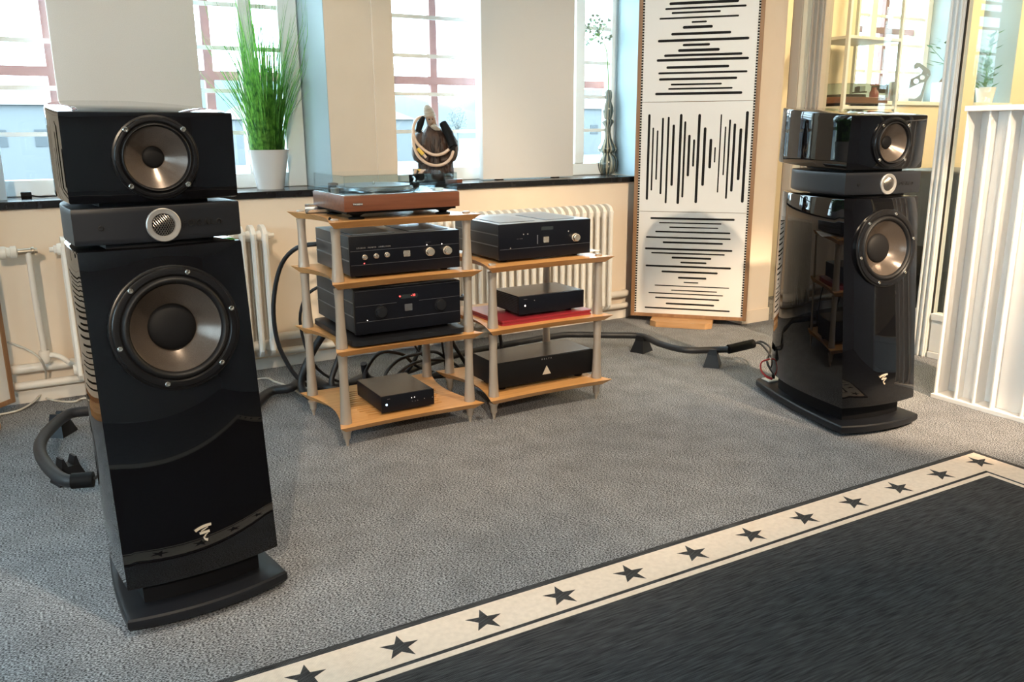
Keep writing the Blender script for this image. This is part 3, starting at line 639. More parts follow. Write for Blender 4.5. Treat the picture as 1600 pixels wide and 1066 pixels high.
g.box(x0,x1,y0,y0+th,z0,z1-th); g.box(x0,x1,y1-th,y1,z0,z1-th); g.box(x0,x0+th,y0+th+.0001,y1-th-.0001,z0,z1-th); g.box(x1-th,x1,y0+th+.0001,y1-th-.0001,z0,z1-th); g.box(x0,x1,y0,y1,z1-th+.0001,z1)
g.build('dust_cover','acryl',tt,0)
bx=PY(559,319.5,3.0); G().prism(rrect(-.019,.019,-.0048,.0048,.001,2),[],0,.0012,Matrix.Translation((bx.x-1.276,0,bx.z-TZ))@MF).build('name_plate','matte',tt,30)
text('maker_name','THORENS',.0088,'paper',tt,(bx.x-1.276,-.0014,bx.z-TZ),90,0,.0003,.95)
# record brush on the top shelf
rb=thing('record_brush','silver record brush beside the walnut turntable','brush',(P(497,333,TZ).x,P(497,333,TZ).y,TZ+.0003),R(72))
G().prism([(-.020,.004),(.020,.004),(.022,.018),(.010,.026),(.016,.036),(-.020,.036),(-.014,.026),(-.024,.016)],[],-.05,.05,MF).build('handle','alu',rb,30); G().box(-.018,.018,-.047,.047,0,.0038).build('bristle_pad','matte',rb,0)
o=tag(G().lathe([(.006,0),(.006,.006),(.003,.010),(0,.011)],14).build('stylus_cap','matte',None,35,tuple(P(515.5,344,TZ)+Vector((0,0,.0003)))),'tiny black cap on the top shelf corner near the walnut turntable','cap')

# ================================================================== ACOUSTIC PANELS
S1=[(0.177,0.574,1.918,0.0164),(0.154,0.617,1.89,0.0117),(0.192,0.474,1.866,0.0117),(0.122,0.578,1.837,0.0106),(0.31,0.398,1.812,0.0106),(0.26,0.433,1.784,0.0164),(0.194,0.539,1.748,0.0153),(0.117,0.643,1.712,0.0153),(0.264,0.422,1.685,0.0141),(0.238,0.479,1.655,0.0164),(0.157,0.609,1.628,0.0141),(0.114,0.647,1.602,0.0153),(0.173,0.538,1.56,0.0153),(0.126,0.643,1.528,0.0117),(0.131,0.587,1.493,0.0141),(0.203,0.501,1.462,0.0106),(0.188,0.564,1.437,0.0106),(0.111,0.621,1.409,0.0153),(.15,.56,1.955,.012)]
S2=[(0.081,1.292,0.776,0.0149),(0.107,1.213,0.833,0.01),(0.134,1.196,0.899,0.01),(0.164,1.27,0.812,0.0124),(0.198,1.276,0.756,0.0124),(0.23,1.23,0.863,0.0149),(0.272,1.291,0.753,0.0162),(0.298,1.248,0.793,0.0124),(0.326,1.169,0.921,0.0149),(0.355,1.142,0.98,0.0124),(0.381,1.29,0.76,0.0162),(0.417,1.212,0.865,0.0162),(0.454,1.145,0.97,0.0162),(0.481,1.096,1.005,0.0087),(0.508,1.287,0.826,0.0081),(0.536,1.216,0.93,0.0087),(0.56,1.256,0.789,0.0112),(0.589,1.233,0.832,0.0149),(0.625,1.205,0.901,0.0162),(0.657,1.303,0.767,0.0162)]
S3=[(0.107,0.619,0.663,0.0128),(0.162,0.542,0.636,0.0078),(0.226,0.524,0.609,0.0078),(0.14,0.598,0.58,0.0107),(0.083,0.602,0.544,0.0107),(0.189,0.557,0.514,0.0121),(0.079,0.616,0.472,0.0128),(0.119,0.572,0.446,0.01),(0.248,0.492,0.419,0.0128),(0.303,0.464,0.39,0.0114),(0.086,0.613,0.363,0.0128),(0.188,0.535,0.329,0.0128),(0.292,0.468,0.293,0.0128),(0.328,0.42,0.264,0.0085),(0.148,0.609,0.239,0.0071),(0.253,0.537,0.211,0.0078),(0.11,0.575,0.189,0.0078),(0.153,0.553,0.16,0.0107),(0.222,0.524,0.124,0.0121),(0.089,0.621,0.092,0.0107)]
HB=[rrect(a,b,v-w_/2,v+w_/2,w_/2,4) for a,b,v,w_ in S3]; HM=[rrect(u-w_/2,u+w_/2,lo,hi,w_/2,4) for u,hi,lo,w_ in S2]; HT=[rrect(a,b,v-w_/2,v+w_/2,w_/2,4) for a,b,v,w_ in S1]
def apanel(label,loc,rz,gasket=True):     # local: x along the front from its lower-left corner, -y out of the front
    p=thing('acoustic_panel',label,'acoustic panel',loc,rz,'framed acoustic panels with slot pattern'); W,H=.722,2.035; z0=.035
    fr=G(); fr.box(0,.024,0,.06,z0,z0+H,.002); fr.box(W-.024,W,0,.06,z0,z0+H,.002); fr.box(.0241,W-.0241,0,.06,z0,z0+.022,.002); fr.box(.0241,W-.0241,0,.06,z0+H-.022,z0+H,.002); fr.build('frame','pframe',p,0)
    G().box(.025,W-.025,.045,.058,z0+.023,z0+H-.023).build('back_board','pframe',p,0)
    e=.0352 if gasket else .0245
    for x in (.0243,W-.0343) if gasket else (): G().box(x,x+.0100,.004,.044,z0+.0225,z0+H-.0225).build('gasket','dots',p,0)
    for nm,lo,hi,hs in (('tile',.0575,.7035,HB),('tile',.7065,1.361,HM),('tile',1.364,2.047,HT)):
        t_=G().prism([(e,lo),(W-e,lo),(W-e,hi),(e,hi)],hs,-.016,-.004,MF).build(nm,'tile',p,0)
        for h in hs:
            G().prism(h,[],-.0175,-.0090,MF).build('slot','slot',t_,0)
    cx=.33
    G().prism([(-.19,-.105),(-.15,-.14),(.15,-.14),(.19,-.105),(.19,.19),(-.19,.19)],[],0.0003,.0345,Matrix.Translation((cx,.0,0))).build('foot_board','pfoot',p,0)
    return p
apanel('tall white panel with black slots in the corner by the radiator pipes',(3.35,4.23,0),R(-46.5))
q=P(25,627,.035); th=R(46.5)
apanel('tall white panel with black slots on a wooden foot below the thermostat valve',(q.x-.722*math.cos(th),q.y-.722*math.sin(th)-.015,0),th,False)

# fabric boards standing on the sills
for lab,a,b in (('plain grey fabric board on the sill behind the loudspeaker, left of the grass',.232,.858),('plain grey fabric board on the sill between the ape figure and the vase',2.412,3.055)):
    g=G(); g.box(-(b-a)/2,(b-a)/2,0,.05,.006,1.55,.004)
    lab2=lab.replace(', left of the grass',' next to the potted grass').replace('ape figure','carved figure')
    o=g.build('fabric_board','board',None,30,((a+b)/2,4.47,SILL)); tag(o,lab2,'acoustic board')
    for x in (-.2,.2): G().box(x-.02,x+.02,.005,.045,.0003,.0062).build('foot_pad','matte',o,0)

# ---- diffuser ----
df=thing('diffuser_panel','white slatted diffuser panel standing before the glass partition','diffuser',(3.53,2.215,0))
DL,DH,DD=.62,1.29,.16     # runs along -Y, front at X=0
G().box(-.012,DD+.005,-DL,.015,.0003,.020,.002).build('bottom_board','dif',df,0); G().box(-.012,DD+.005,-DL,.015,DH-.022,DH,.002).build('top_board','dif',df,0)
G().box(DD-.012,DD,-DL+.001,.010,.0205,DH-.0225).build('back_board','dif',df,0)
ys=[.005,-.092,-.175,-.255,-.385,-.465,-.545,-.612]; dp=[.10,.055,.085,.04,.12,.07,.10]
for i,y in enumerate(ys): G().box(0,DD-.0125,y-.003,y+.003,.0205,DH-.0225).build('fin','dif',df,0)
for i in range(7): G().box(dp[i],dp[i]+.006,ys[i+1]+.0035,ys[i]-.0035,.0205,DH-.0225).build('well_floor','dif',df,0)

# ================================================================== RADIATORS AND PIPES
def radiator(label,x0,n,pitch):
    r=thing('radiator',label,'radiator',(x0+n*pitch/2,4.19,0),0,'column radiators below the windows'); zb,zt=.105,.765
    hl=lambda c:rrect(c-.013,c+.013,zb+.085,zt-.075,.012,4)
    outer=[]
    W=.062
    for k in range(0,9): a=R(180+22.5*k); outer.append((W*math.cos(a),zb+.045+.045*math.sin(a)))
    for k in range(0,9): a=R(22.5*k); outer.append((W*math.cos(a),zt-.045+.045*math.sin(a)))
    g=G().prism(outer,[hl(-.024),hl(.024)],-.011,.011)
    ins=[(x*.93,(z-.43)*.985+.43) for x,z in outer]
    # thin rounded edge: add a slimmer, slightly larger core
    mx=Matrix(((0,0,1,0),(1,0,0,0),(0,1,0,0),(0,0,0,1)))
    g2=G(); g2.prism(outer,[hl(-.024),hl(.024)],-.010,.010,mx); g2.prism(ins,[],-.014,-.0101,mx,None) if False else None
    for z in (zb+.055,zt-.055): g2.lathe([(.024,-pitch/2+.0002),(.030,-.006),(.030,.006),(.024,pitch/2-.0002)],14,Matrix.Translation((0,0,z))@Matrix.Rotation(R(90),4,'Y'))
    for y in (-.055,.0,.055): g2.tube([(0,y,zb+.04),(0,y,zt-.04)],.0145,8,0)
    first=None
    for i in range(n):
        x=(i-(n-1)/2)*pitch
        if first is None: first=g2.build('section','rad',r,40); o=first
        else: o=first.copy(); col.objects.link(o)
        o.location=(x,0,0)
    for x in (-n*pitch*.35,n*pitch*.35): G().box(x-.01,x+.01,.05,.139,.60,.62).build('wall_bracket','rad',r,0); 
    for sx in (-1,1): G().lathe([(.018,0),(.018,.012),(.011,.014),(.011,.03)],8,Matrix.Translation((sx*(n*pitch/2),0,zt-.055))@Matrix.Rotation(R(90*sx),4,'Y')).build('end_plug','rad',r)
    return r
radiator('cream column radiator below the potted grass window',.135,17,.054)
radiator('cream column radiator behind the three-tier rack',1.93,24,.050)
for z,rr,lab in ((.172,.021,'upper cream heating pipe running along the wall above the floor'),(.093,.018,'lower cream heating pipe running along the wall just off the floor')):
    g=G(); pcs=[(-2.9,-.02),(1.07,1.90),(3.15,3.43)] if z>.15 else [(-2.9,3.43)]
    g.tube([(-.12,4.325,z),(-.12,4.29,z),(-.10,4.285,z),(1.5,4.285,z),(3.34,4.285,z),(3.36,4.29,z),(3.36,4.325,z)],rr,12,0); o=tag(g.build('heating_pipe','pipe',None,60),lab,'pipe')
    for x in (.02,1.45,3.25): G().box(x-.008,x+.008,4.285,4.327,z-.01,z+.01).build('pipe_clip','pipe',o,0)
tv=thing('radiator_valve','white thermostat head on a vertical feed pipe beside the radiator','valve',(.045,4.19,0))
G().lathe([(.024,0),(.027,.006),(.027,.045),(.022,.05),(.022,.062),(.026,.064),(.026,.085),(.015,.09)],20,Matrix.Translation((-.15,0,.71))@Matrix.Rotation(R(90),4,'Y')).build('thermostat_head','plasticw',tv,35)
G().lathe([(.013,0),(.013,.05),(.018,.052),(.018,.062),(.012,.064),(.012,.075)],14,Matrix.Translation((-.06,0,.71))@Matrix.Rotation(R(90),4,'Y')).build('valve_body','brass',tv,35)
G().tube([(-.02,0,.705),(-.02,.0,.5),(-.015,.02,.3),(-.015,.03,.20)],.0125,10).build('feed_pipe','pipe',tv,60)
G().lathe([(.02,.205),(.024,.215),(.024,.25),(.02,.26)],12,Matrix.Translation((-.015,.03,0))).build('lower_valve','pipe',tv,35)
G().tube([(-.015,.03,.235),(.02,.02,.235),(.05,.0,.225),(.074,0,.20)],.012,10).build('lower_branch','pipe',tv,60)

# ================================================================== ON THE SILLS
# potted grass
pb=Vector((PY(423,290,4.50).x,4.50,SILL))
pg=thing('potted_grass','white pot of tall green grass on the black sill','potted plant',(pb.x,pb.y,SILL))
G().lathe([(.066,.0003),(.068,.004),(.104,.196),(.108,.2),(.104,.2),(.100,.19),(.066,.01),(0,.01)],36,None,False).build('pot','pot',pg,40); G().lathe([(.100,.184),(0,.188)],24,None,False).build('soil','soil',pg)
g=G()
for i in range(400):
    a=random.uniform(0,2*math.pi); r0=.085*math.sqrt(random.random()); lean=abs(random.gauss(0,.21))+.02; H=random.uniform(.38,.84)
    if random.random()<.22: lean+=random.uniform(.15,.5); H*=.92
    if random.random()<.35: H*=.72
    dx,dy=math.cos(a),math.sin(a); b0=Vector((dx*r0,dy*r0,.185)); n=5; wd=random.uniform(.0018,.0042); side=Vector((-math.sin(a+.6),math.cos(a+.6),0)); vs=[]
    for k in range(n+1):
        t=k/n; c_=b0+Vector((dx,dy,0))*(lean*H*(t**1.6)*.75)+Vector((0,0,H*t*(1-.10*lean*t))); w_=wd*(1-t**2.2)+.0003
        if c_.y+pb.y>4.60: c_.y=4.60-pb.y
        if c_.x+pb.x>1.40: c_.x=1.40-pb.x
        if c_.x+pb.x<.885: c_.x=.885-pb.x
        vs+= [tuple(c_-side*w_),tuple(c_+side*w_)]
    g.add(vs,[(2*k,2*k+1,2*k+3,2*k+2) for k in range(n)])
o=g.build('grass_blades','grass',pg,60); o['kind']='stuff'
# vase and flower
vb=P(944,272,SILL)
vs_=thing('vase','tall beaded vase with dark vertical stripes on the sill','vase',(vb.x,vb.y-.03,SILL))
k_=.00109
prof=[(0,1000),(44,1000),(60,975),(68,945),(66,920),(55,897),(36,880),(33,874),(50,866),(58,852),(54,838),(38,815),(24,785),(18,750),(19,722),(30,704),(38,692),(36,684),(22,674),(27,655),(33,630),(31,605),(22,584),(18,570),(22,545),(21,520),(15,506),(11,506),(11,540)]
G().lathe([(r*k_,(1000-y)*k_+.0003) for r,y in prof],36,None,False).build('body','vase',vs_,60)
zz=lambda y:(1000-y)*k_
fl=tag(bpy.data.objects.new('allium_flower',None),'pale dried allium head on a bent green stem in the striped vase','flower'); col.objects.link(fl); fl.location=(vb.x,vb.y-.03,SILL+zz(560))
rtx=Vector((rt.x,rt.y,0)).normalized(); o0=zz(560)
pp=[rtx*((x-252)*k_)+Vector((0,0,zz(y)-o0)) for x,y in ((252,545),(252,500),(245,380),(236,290),(215,235),(190,200))]
G().tube(pp,[.0035,.0035,.003,.003,.0025,.0025],8).build('stem','stemg',fl,60)
hc=rtx*((178-252)*k_)+Vector((0,0,zz(180)-o0)); g=G(); g2=G()
for i in range(42):
    z=random.uniform(-.75,1); a=random.uniform(0,6.28); s_=math.sqrt(1-z*z); dv=Vector((s_*math.cos(a),s_*math.sin(a),z)); L=random.uniform(.065,.098)
    st_=pp[-1]+dv*.004; en=hc+dv*L; g.tube([st_,en],.0016,4,0)
    for j in range(5):
        e=(dv+Vector((random.uniform(-.7,.7),random.uniform(-.7,.7),random.uniform(-.7,.7)))).normalized(); g2.tube([en,en+e*.013,en+e*.022],[.0018,.0055,.0012],5,0)
g.build('flower_stalks','stemg',fl,60); o=g2.build('florets','petal',fl,60); o['kind']='stuff'
# carved figure with a cable coiled round it
fb=P(670,282.5,SILL); fx=Vector((fb.x,fb.y-.10,SILL)); hp=4.95/1319*1.0
fg=thing('carved_figure','dark carved hairy figure with knitted cap and beard on the sill','sculpture',tuple(fx),R(-28))
def blob(g,secs,n=20):      # ellipse sections (z, cx, cy, rx, ry)
    g.loft([[(cx+rx*math.cos(2*math.pi*k/n),cy+ry*math.sin(2*math.pi*k/n),z) for k in range(n)] for z,cx,cy,rx,ry in secs])
g=G(); blob(g,[(.0003,0,0,.090,.075),(.012,0,0,.102,.085),(.05,0,0,.106,.088),(.10,0,0,.104,.086),(.16,.0,0,.100,.084),(.21,.0,0,.096,.080),(.25,-.002,0,.086,.072),(.28,-.006,0,.070,.060),(.300,-.010,-.004,.050,.046),(.315,-.013,-.010,.033,.036),(.335,-.016,-.012,.029,.034),(.360,-.021,-.012,.030,.034),(.385,-.027,-.008,.026,.028),(.395,-.030,-.006,.012,.012)])
for sx in (-1,1):          # shoulders, folded arms and feet
    g.tube([(sx*.060-.004,0,.278),(sx*.100,-.01,.22),(sx*.098,-.06,.14),(sx*.03,-.092,.125)],[.030,.033,.027,.020],10)
    g.tube([(sx*.07,-.03,.03),(sx*.078,-.10,.022)],[.03,.020],10)
for k in range(90):        # locks of hair on the chest
    a=R(random.uniform(200,340)); z=random.uniform(.08,.27); rx=.100 if z<.22 else .100-.5*(z-.22); x,y=rx*math.cos(a),.085*rx/.1*math.sin(a)
    g.tube([(x*.97,y*.97,z),(x*1.03,y*1.04-.002,z-.022),(x*1.0+random.uniform(-.006,.006),y*1.02,z-.045)],[.003,.0038,.001],5)
g.build('body','fur',fg,60)
g=G(); blob(g,[(.308,-.006,-.044,.014,.010),(.320,-.009,-.046,.023,.014),(.338,-.013,-.047,.026,.015),(.355,-.018,-.045,.027,.015),(.368,-.022,-.040,.023,.013)],16); g.tube([(-.014,-.060,.352),(-.010,-.072,.334),(-.008,-.066,.330)],[.004,.008,.004],8); g.tube([(-.018,-.060,.320),(-.004,-.061,.319)],.003,6,0); g.build('face','skin',fg,60)
g=G(); blob(g,[(.362,-.022,-.010,.034,.042),(.372,-.024,-.010,.034,.042),(.392,-.029,-.006,.031,.036),(.415,-.035,-.002,.024,.027),(.430,-.039,.0,.014,.015),(.434,-.040,.0,.004,.004)]); g.build('knitted_cap','capk',fg,60)
g=G(); g.tube([(-.006,-.058,.315),(.012,-.075,.303),(.034,-.088,.294)],[.016,.015,.005],10); g.build('beard','capk',fg,60)
for ex in (-.026,-.008): G().lathe([(.0045,-.003),(.0045,.002),(0,.003)],10,Matrix.Translation((ex,-.0605,.352))@MF,False).build('eye','matte',fg)
cc=thing('cable_coil','beige cable with black connectors looped round the carved figure','cable',tuple(fx),R(-28))
def sp(x,y,dep): return ((x-390)/775*80*.00375,dep,(1010-y)/1066*110*.00375+.068)
g=G()
g.tube([sp(240,235,-.02),sp(150,265,-.04),sp(95,370,-.07),(sp(92,480,-.09)),sp(130,590,-.115),sp(220,690,-.128),sp(330,765,-.13),sp(430,785,-.13),sp(530,760,-.125),sp(605,705,-.115)],.0088,10)
g.tube([sp(92,440,-.08),sp(85,560,-.10),sp(105,680,-.12),sp(170,810,-.135),sp(290,905,-.14),sp(420,935,-.142),sp(545,905,-.138),sp(630,830,-.128),sp(668,735,-.105)],.0088,10)
g.build('cable_sleeve','hose',cc,60)
g=G(); g.tube([sp(668,740,-.10),sp(672,660,-.09)],.013,12,0); g.tube([sp(672,668,-.09),sp(600,480,-.06),sp(520,330,-.03)],[.024,.027,.022],14,0); g.build('connector','matte',cc,60)
g=G(); g.tube([sp(150,455,-.06),sp(190,340,-.05),sp(235,245,-.03)],[.016,.020,.012],14,0); g.build('connector','matte',cc,60)
G().tube([sp(155,690,-.134),sp(235,775,-.142)],.0098,10,0).build('tag','yellow',cc,60); G().tube([sp(238,775,-.142),sp(275,820,-.142)],.0075,10,0).build('end_sleeve','hose',cc,60)
# odds and ends on the sill
a_=P(722,287.5,SILL); tag(G().box(-.045,.045,-.02,.02,.0003,.022,.002).build('small_box','ttw',None,30,(a_.x,4.37,SILL)),'small dark brown box on the sill beside the grey board','box')
a_=P(42,311,SILL); ch=thing('charger','black plug charger with a short lead on the sill','charger',(a_.x,4.50,SILL)); G().box(-.022,.022,-.02,.02,.0003,.03,.004).build('plug','matte',ch,30); G().tube([(.02,0,.012),(.06,-.02,.006),(.10,.01,.006),(.15,-.01,.006),(.19,.02,.006),(.15,.03,.006)],.0035,6).build('lead','matte',ch,60)
a_=P(0,312,SILL); o=tag(G().box(-.09,.06,-.004,.004,.0003,.33,.003).build('leaning_sheet','paper',None,30,(a_.x-.03,4.42,SILL)),'pale blue sheet leaning on the window sill','sheet'); o.rotation_euler=(R(-8),0,0); o.data.materials[0]=mat('pale_blue_sheet',(.45,.62,.80),.4)

# ================================================================== CABLES
lift=None
def lifter(label,x,y,rz):
    global lift
    if lift is None:
        t=thing('cable_lifter',label,'cable lifter',(x,y,0),rz,'black cable lifters'); lift=t
        def sec(z,hx,hy): return [(-hx,-hy,z),(hx,-hy,z),(hx,hy,z),(-hx,hy,z)]
        G().loft([sec(.0003,.052,.042),sec(.062,.030,.026)]).build('body','satin',t,0)
        for sx in (-1,1): G().loft([[(sx*.020-.010,-.026,.0622),(sx*.020+.010,-.026,.0622),(sx*.020+.010,.026,.0622),(sx*.020-.010,.026,.0622)],[(sx*.022-.004,-.020,.092),(sx*.022+.004,-.020,.092),(sx*.022+.004,.020,.092),(sx*.022-.004,.020,.092)]]).build('prong','satin',t,0)
    else:
        t=dup(lift,None,(x,y,0),rz); t['label']=label
    return t
lifter('black cable lifter under the cable nearest the three-tier rack',2.92,3.58,R(20))
lifter('black cable lifter under the cable nearest the plinth with the white terminal plate',3.045,3.15,R(40))
lifter('black cable lifter near the wooden foot of the slotted panel',.045,3.78,R(55))
lifter('black cable lifter under the plug end of the curving cable',.045,3.22,R(20))
Z=.092; r_=.021
def cable(name,label,pts,r,m='cable',n=10,cat='cable',group=None):
    o=G().tube(pts,r,n,5).build(name,m,None,60); return tag(o,label,cat,group)
tr=Vector((RO[0]+math.sin(R(8))*.63,RO[1]+math.cos(R(8))*.63,.075))
cr=cable('speaker_cable','thick black speaker cable over two lifters toward the white diffuser side',[(1.55,3.72,.05),(1.9,3.82,.07),P(862,526,Z),P(905,523,Z),P(950,524,Z),(2.92,3.58,Z-.006),P(1030,537,Z),P(1070,547,Z),(3.045,3.15,Z-.006),P(1140,546,.10)],.0175)
s0,s1=P(1138,546,.10),P(1177,537,.115)
o=G().tube([s0,s1],[.024,.024],12,0).build('splitter_sleeve','matte',cr,60)
G().tube([s1,P(1190,534,.125),P(1204,545,.12),tr+Vector((-.05,.03,.06)),tr+Vector((-.03,0,.0))],.0055,8).build('conductor','cable',cr,60)
G().tube([s1,P(1188,537,.12),P(1200,550,.115),tr+Vector((.0,.05,.07)),tr+Vector((.03,0,.0))],.0055,8).build('conductor','cable',cr,60)
G().tube([P(1203,561,.16),P(1190,566,.14),P(1189,578,.11),P(1197,588,.085),P(1206,592,.07)],[.004,.004,.004,.006,.006],8).build('jumper','redwire',cr,60)
tl_=Vector((LO[0]-math.sin(R(6))*.63,LO[1]+math.cos(R(6))*.63,.075))
cl=cable('speaker_cable','thick black speaker cable curving over two lifters behind the potted grass speaker',[(1.35,3.74,.05),(1.15,3.62,.06),P(480,588,.06),P(455,606,.05),P(420,613,.03),(.70,3.55,.03),(.42,3.75,.05),P(132,643,Z),P(100,652,Z),P(70,680,Z),P(62,705,Z),P(78,733,Z),P(100,750,Z),P(118,752,Z)],.0215)
G().tube([P(112,752,Z),P(146,749,Z)],[.026,.026],12,0).build('splitter_sleeve','matte',cl,60)
G().tube([P(146,749,Z),(.22,3.0,.12),tl_+Vector((0,.05,.04)),tl_],.0055,8).build('conductor','cable',cl,60)
pc=[('power_cable','black power cable hanging from the amplifier with champagne knobs down the rack side',[(1.12,3.5,.74),(1.02,3.58,.72),(.96,3.66,.62),(.93,3.70,.42),(.96,3.70,.22),(1.08,3.66,.06),(1.4,3.62,.03)],.010),
('power_cable','black power cable hanging behind the amplifier with red digits',[(1.12,3.54,.56),(1.05,3.60,.5),(1.03,3.64,.36),(1.10,3.66,.15),(1.3,3.70,.03),(1.6,3.68,.03)],.007),
('power_cable','thick black cable slanting behind the four-tier rack',[(1.20,3.58,.42),(1.10,3.66,.26),(1.02,3.66,.10),(1.06,3.58,.04),(1.3,3.55,.03),(1.62,3.60,.035)],.018),
('power_cable','thick black cable falling behind the slatted shelf',[(1.28,3.58,.40),(1.20,3.64,.2),(1.15,3.62,.07),(1.25,3.60,.025),(1.5,3.66,.03),(1.8,3.62,.03)],.014),
('signal_cable','black cable arching from the back of the small black streamer',[(1.22,3.34,.135),(1.23,3.40,.17),(1.33,3.47,.235),(1.46,3.52,.20),(1.55,3.58,.12),(1.66,3.60,.06)],.008),
('signal_cable','lower black cable arching from the small black streamer',[(1.30,3.34,.13),(1.33,3.40,.16),(1.42,3.46,.195),(1.54,3.52,.19),(1.66,3.58,.17),(1.75,3.62,.10)],.008),
('signal_cable','third black cable arching low from the small black streamer',[(1.34,3.34,.125),(1.38,3.40,.14),(1.48,3.46,.165),(1.60,3.53,.15),(1.72,3.56,.12),(1.80,3.6,.06)],.007),
('power_cable','heavy black cable looping on the floor under the four-tier rack',[(1.30,3.60,.16),(1.33,3.62,.08),(1.45,3.58,.05),(1.62,3.56,.06),(1.85,3.64,.06),(2.1,3.72,.05)],.016),
('power_cable','black cable running down between the two racks',[(1.66,3.58,.40),(1.62,3.62,.28),(1.58,3.64,.14),(1.50,3.64,.05),(1.42,3.68,.02)],.010),
('power_cable','black cable dropping behind the three-tier rack',[(1.72,3.46,.50),(1.70,3.56,.42),(1.74,3.60,.25),(1.80,3.58,.12),(1.86,3.60,.03)],.010),
('power_cable','black cable behind the post of the three-tier rack',[(1.98,3.50,.36),(2.0,3.56,.25),(2.02,3.58,.12),(1.98,3.62,.025)],.009),
('power_cable','dark plug lead draped beside the red folder',[(1.74,3.44,.46),(1.72,3.40,.455),(1.68,3.50,.46),(1.66,3.56,.52),(1.69,3.60,.60)],.010),
('signal_cable','thin black lead hanging under the four-tier rack shelf',[(1.50,3.50,.36),(1.52,3.54,.28),(1.56,3.58,.20),(1.63,3.60,.12)],.005),
('signal_cable','thin black lead crossing between the racks',[(1.64,3.50,.38),(1.66,3.53,.30),(1.70,3.58,.16),(1.72,3.6,.06)],.005)]
for nm,lab,pts,rad in pc: cable(nm,lab,pts,rad,n=8)
cable('network_cord','thin white cord crossing the floor beside the four-tier rack',[(.60,4.0,.006),P(405,592,.006),P(430,597,.006),P(455,606,.006),P(470,616,.006),P(488,622,.006),(1.2,3.5,.006),(1.5,3.52,.006)],.005,'cordw',6,'cord')
cable('network_cord','thin white cord running to the foot of the slotted panel',[P(-30,655,.008),P(0,648,.008),P(30,641,.008),P(55,626,.02),P(68,608,.05),P(72,585,.14),P(62,560,.24),P(40,545,.28),P(12,535,.30)],.005,'cordw',6,'cord')
cable('network_cord','thin white cord lying along the heating pipe',[P(10,596,.10),P(35,606,.06),P(60,617,.02),P(85,626,.008),P(115,628,.008),P(140,622,.008),(.4,4.0,.008)],.005,'cordw',6,'cord')

# ================================================================== HALL CONTENTS (through the glass)
VX0,VX1=PY(1322,100,3.9).x,PY(1404,100,3.9).x; VZ=PY(1360,166,3.9).z
vt=thing('display_cabinet','glass display cabinet with white posts in the hall','cabinet',((VX0+VX1)/2,3.9,0)); vh=(VX1-VX0)/2
for sx in (-vh,vh):
    for y in (0,.36): G().box(sx-.012,sx+.012,y-.012,y+.012,.0003,2.3,.002).build('post','ptn',vt,0)
for z in (.10,VZ-.02,PY(1360,62,3.9).z): G().box(-vh+.0125,vh-.0125,-.01,.37,z,z+.02,.002).build('shelf','ptn',vt,0)
G().box(-vh+.013,vh-.013,-.004,-.001,VZ+.01,2.28).build('pane','pglass',vt,0)
G().box(-vh+.013,vh-.013,.0,.36,.13,VZ-.03).build('base_cupboard','wall2',vt,0)
ht=thing('turntable','dark turntable with clear cover in the glass display cabinet','turntable',((VX0+VX1)/2,3.93,VZ)); hh=vh*.86
G().box(-hh,hh,0,.30,.02,.06,.002).build('plinth','ttw',ht,0); G().lathe([(.13,.0602),(.13,.08),(0,.08)],32,Matrix.Translation((-.02,.15,0))).build('platter','matte',ht)
for sx in (-hh+.05,hh-.05): G().box(sx-.02,sx+.02,.05,.25,.0003,.0198).build('foot','matte',ht,0)
g=G(); g.box(-hh,hh,0,.003,.061,.145); g.box(-hh,hh,.297,.30,.061,.145); g.box(-hh,-hh+.003,.0031,.2969,.061,.145); g.box(hh-.003,hh,.0031,.2969,.061,.145); g.box(-hh,hh,0,.30,.1451,.148); g.build('dust_cover','acryl',ht,0)
G().tube([(hh-.07,.24,.10),(hh-.10,.10,.10)],.005,8,0).build('tonearm','matte',ht,60)
a_=PY(1395,137,4.2); G_=G().lathe([(.04,.0003),(.042,.12),(.039,.12),(.037,.005),(0,.005)],24,None,False)
S3z=PY(1450,159,WY).z
for nm,lab,cat,px,py,prof,m in (('metal_cup','brushed steel cup on the hall window sill','cup',1398,137,[(.05,.0003),(.052,.15),(.049,.15),(.047,.006),(0,.006)],'steel'),('red_jar','red jar with dark lid on the hall window sill','jar',1370,132,[(.03,.0003),(.034,.01),(.034,.07),(.018,.09),(.018,.105),(0,.106)],'redjar')):
    a_=PY(px,100,4.45); tag(G().lathe(prof,24,None,False).build(nm,m,None,40,(a_.x,4.45,S3z)),lab,cat)
# bracket-shaped stand
a_=PY(1432,150,4.42); sc_=(PY(1440,155,4.42)-PY(1440,95,4.42)).length/420
hs=thing('headphone_stand','grey bracket-shaped stand with round holes on the hall window sill','stand',(a_.x,4.42,S3z),R(-50))
q=lambda x,y:((x-950)*sc_,(690-y)*sc_)
def circ(cx,cy,r,n=14): return [((cx+r*math.cos(2*math.pi*k/n)-950)*sc_,(690-(cy+r*math.sin(2*math.pi*k/n)))*sc_) for k in range(n)]
G().prism([q(*p) for p in ((870,690),(1000,690),(1010,650),(1035,470),(1070,400),(1060,355),(950,270),(910,265),(890,290),(895,330),(930,325),(945,310),(985,350),(975,385),(870,440),(860,545),(900,525),(985,480),(1015,475),(985,610),(960,640),(930,655),(870,650))],[circ(930,465,27),circ(990,425,27),circ(1042,398,13)],-.02,.02,MF).build('bracket','grey',hs,0)
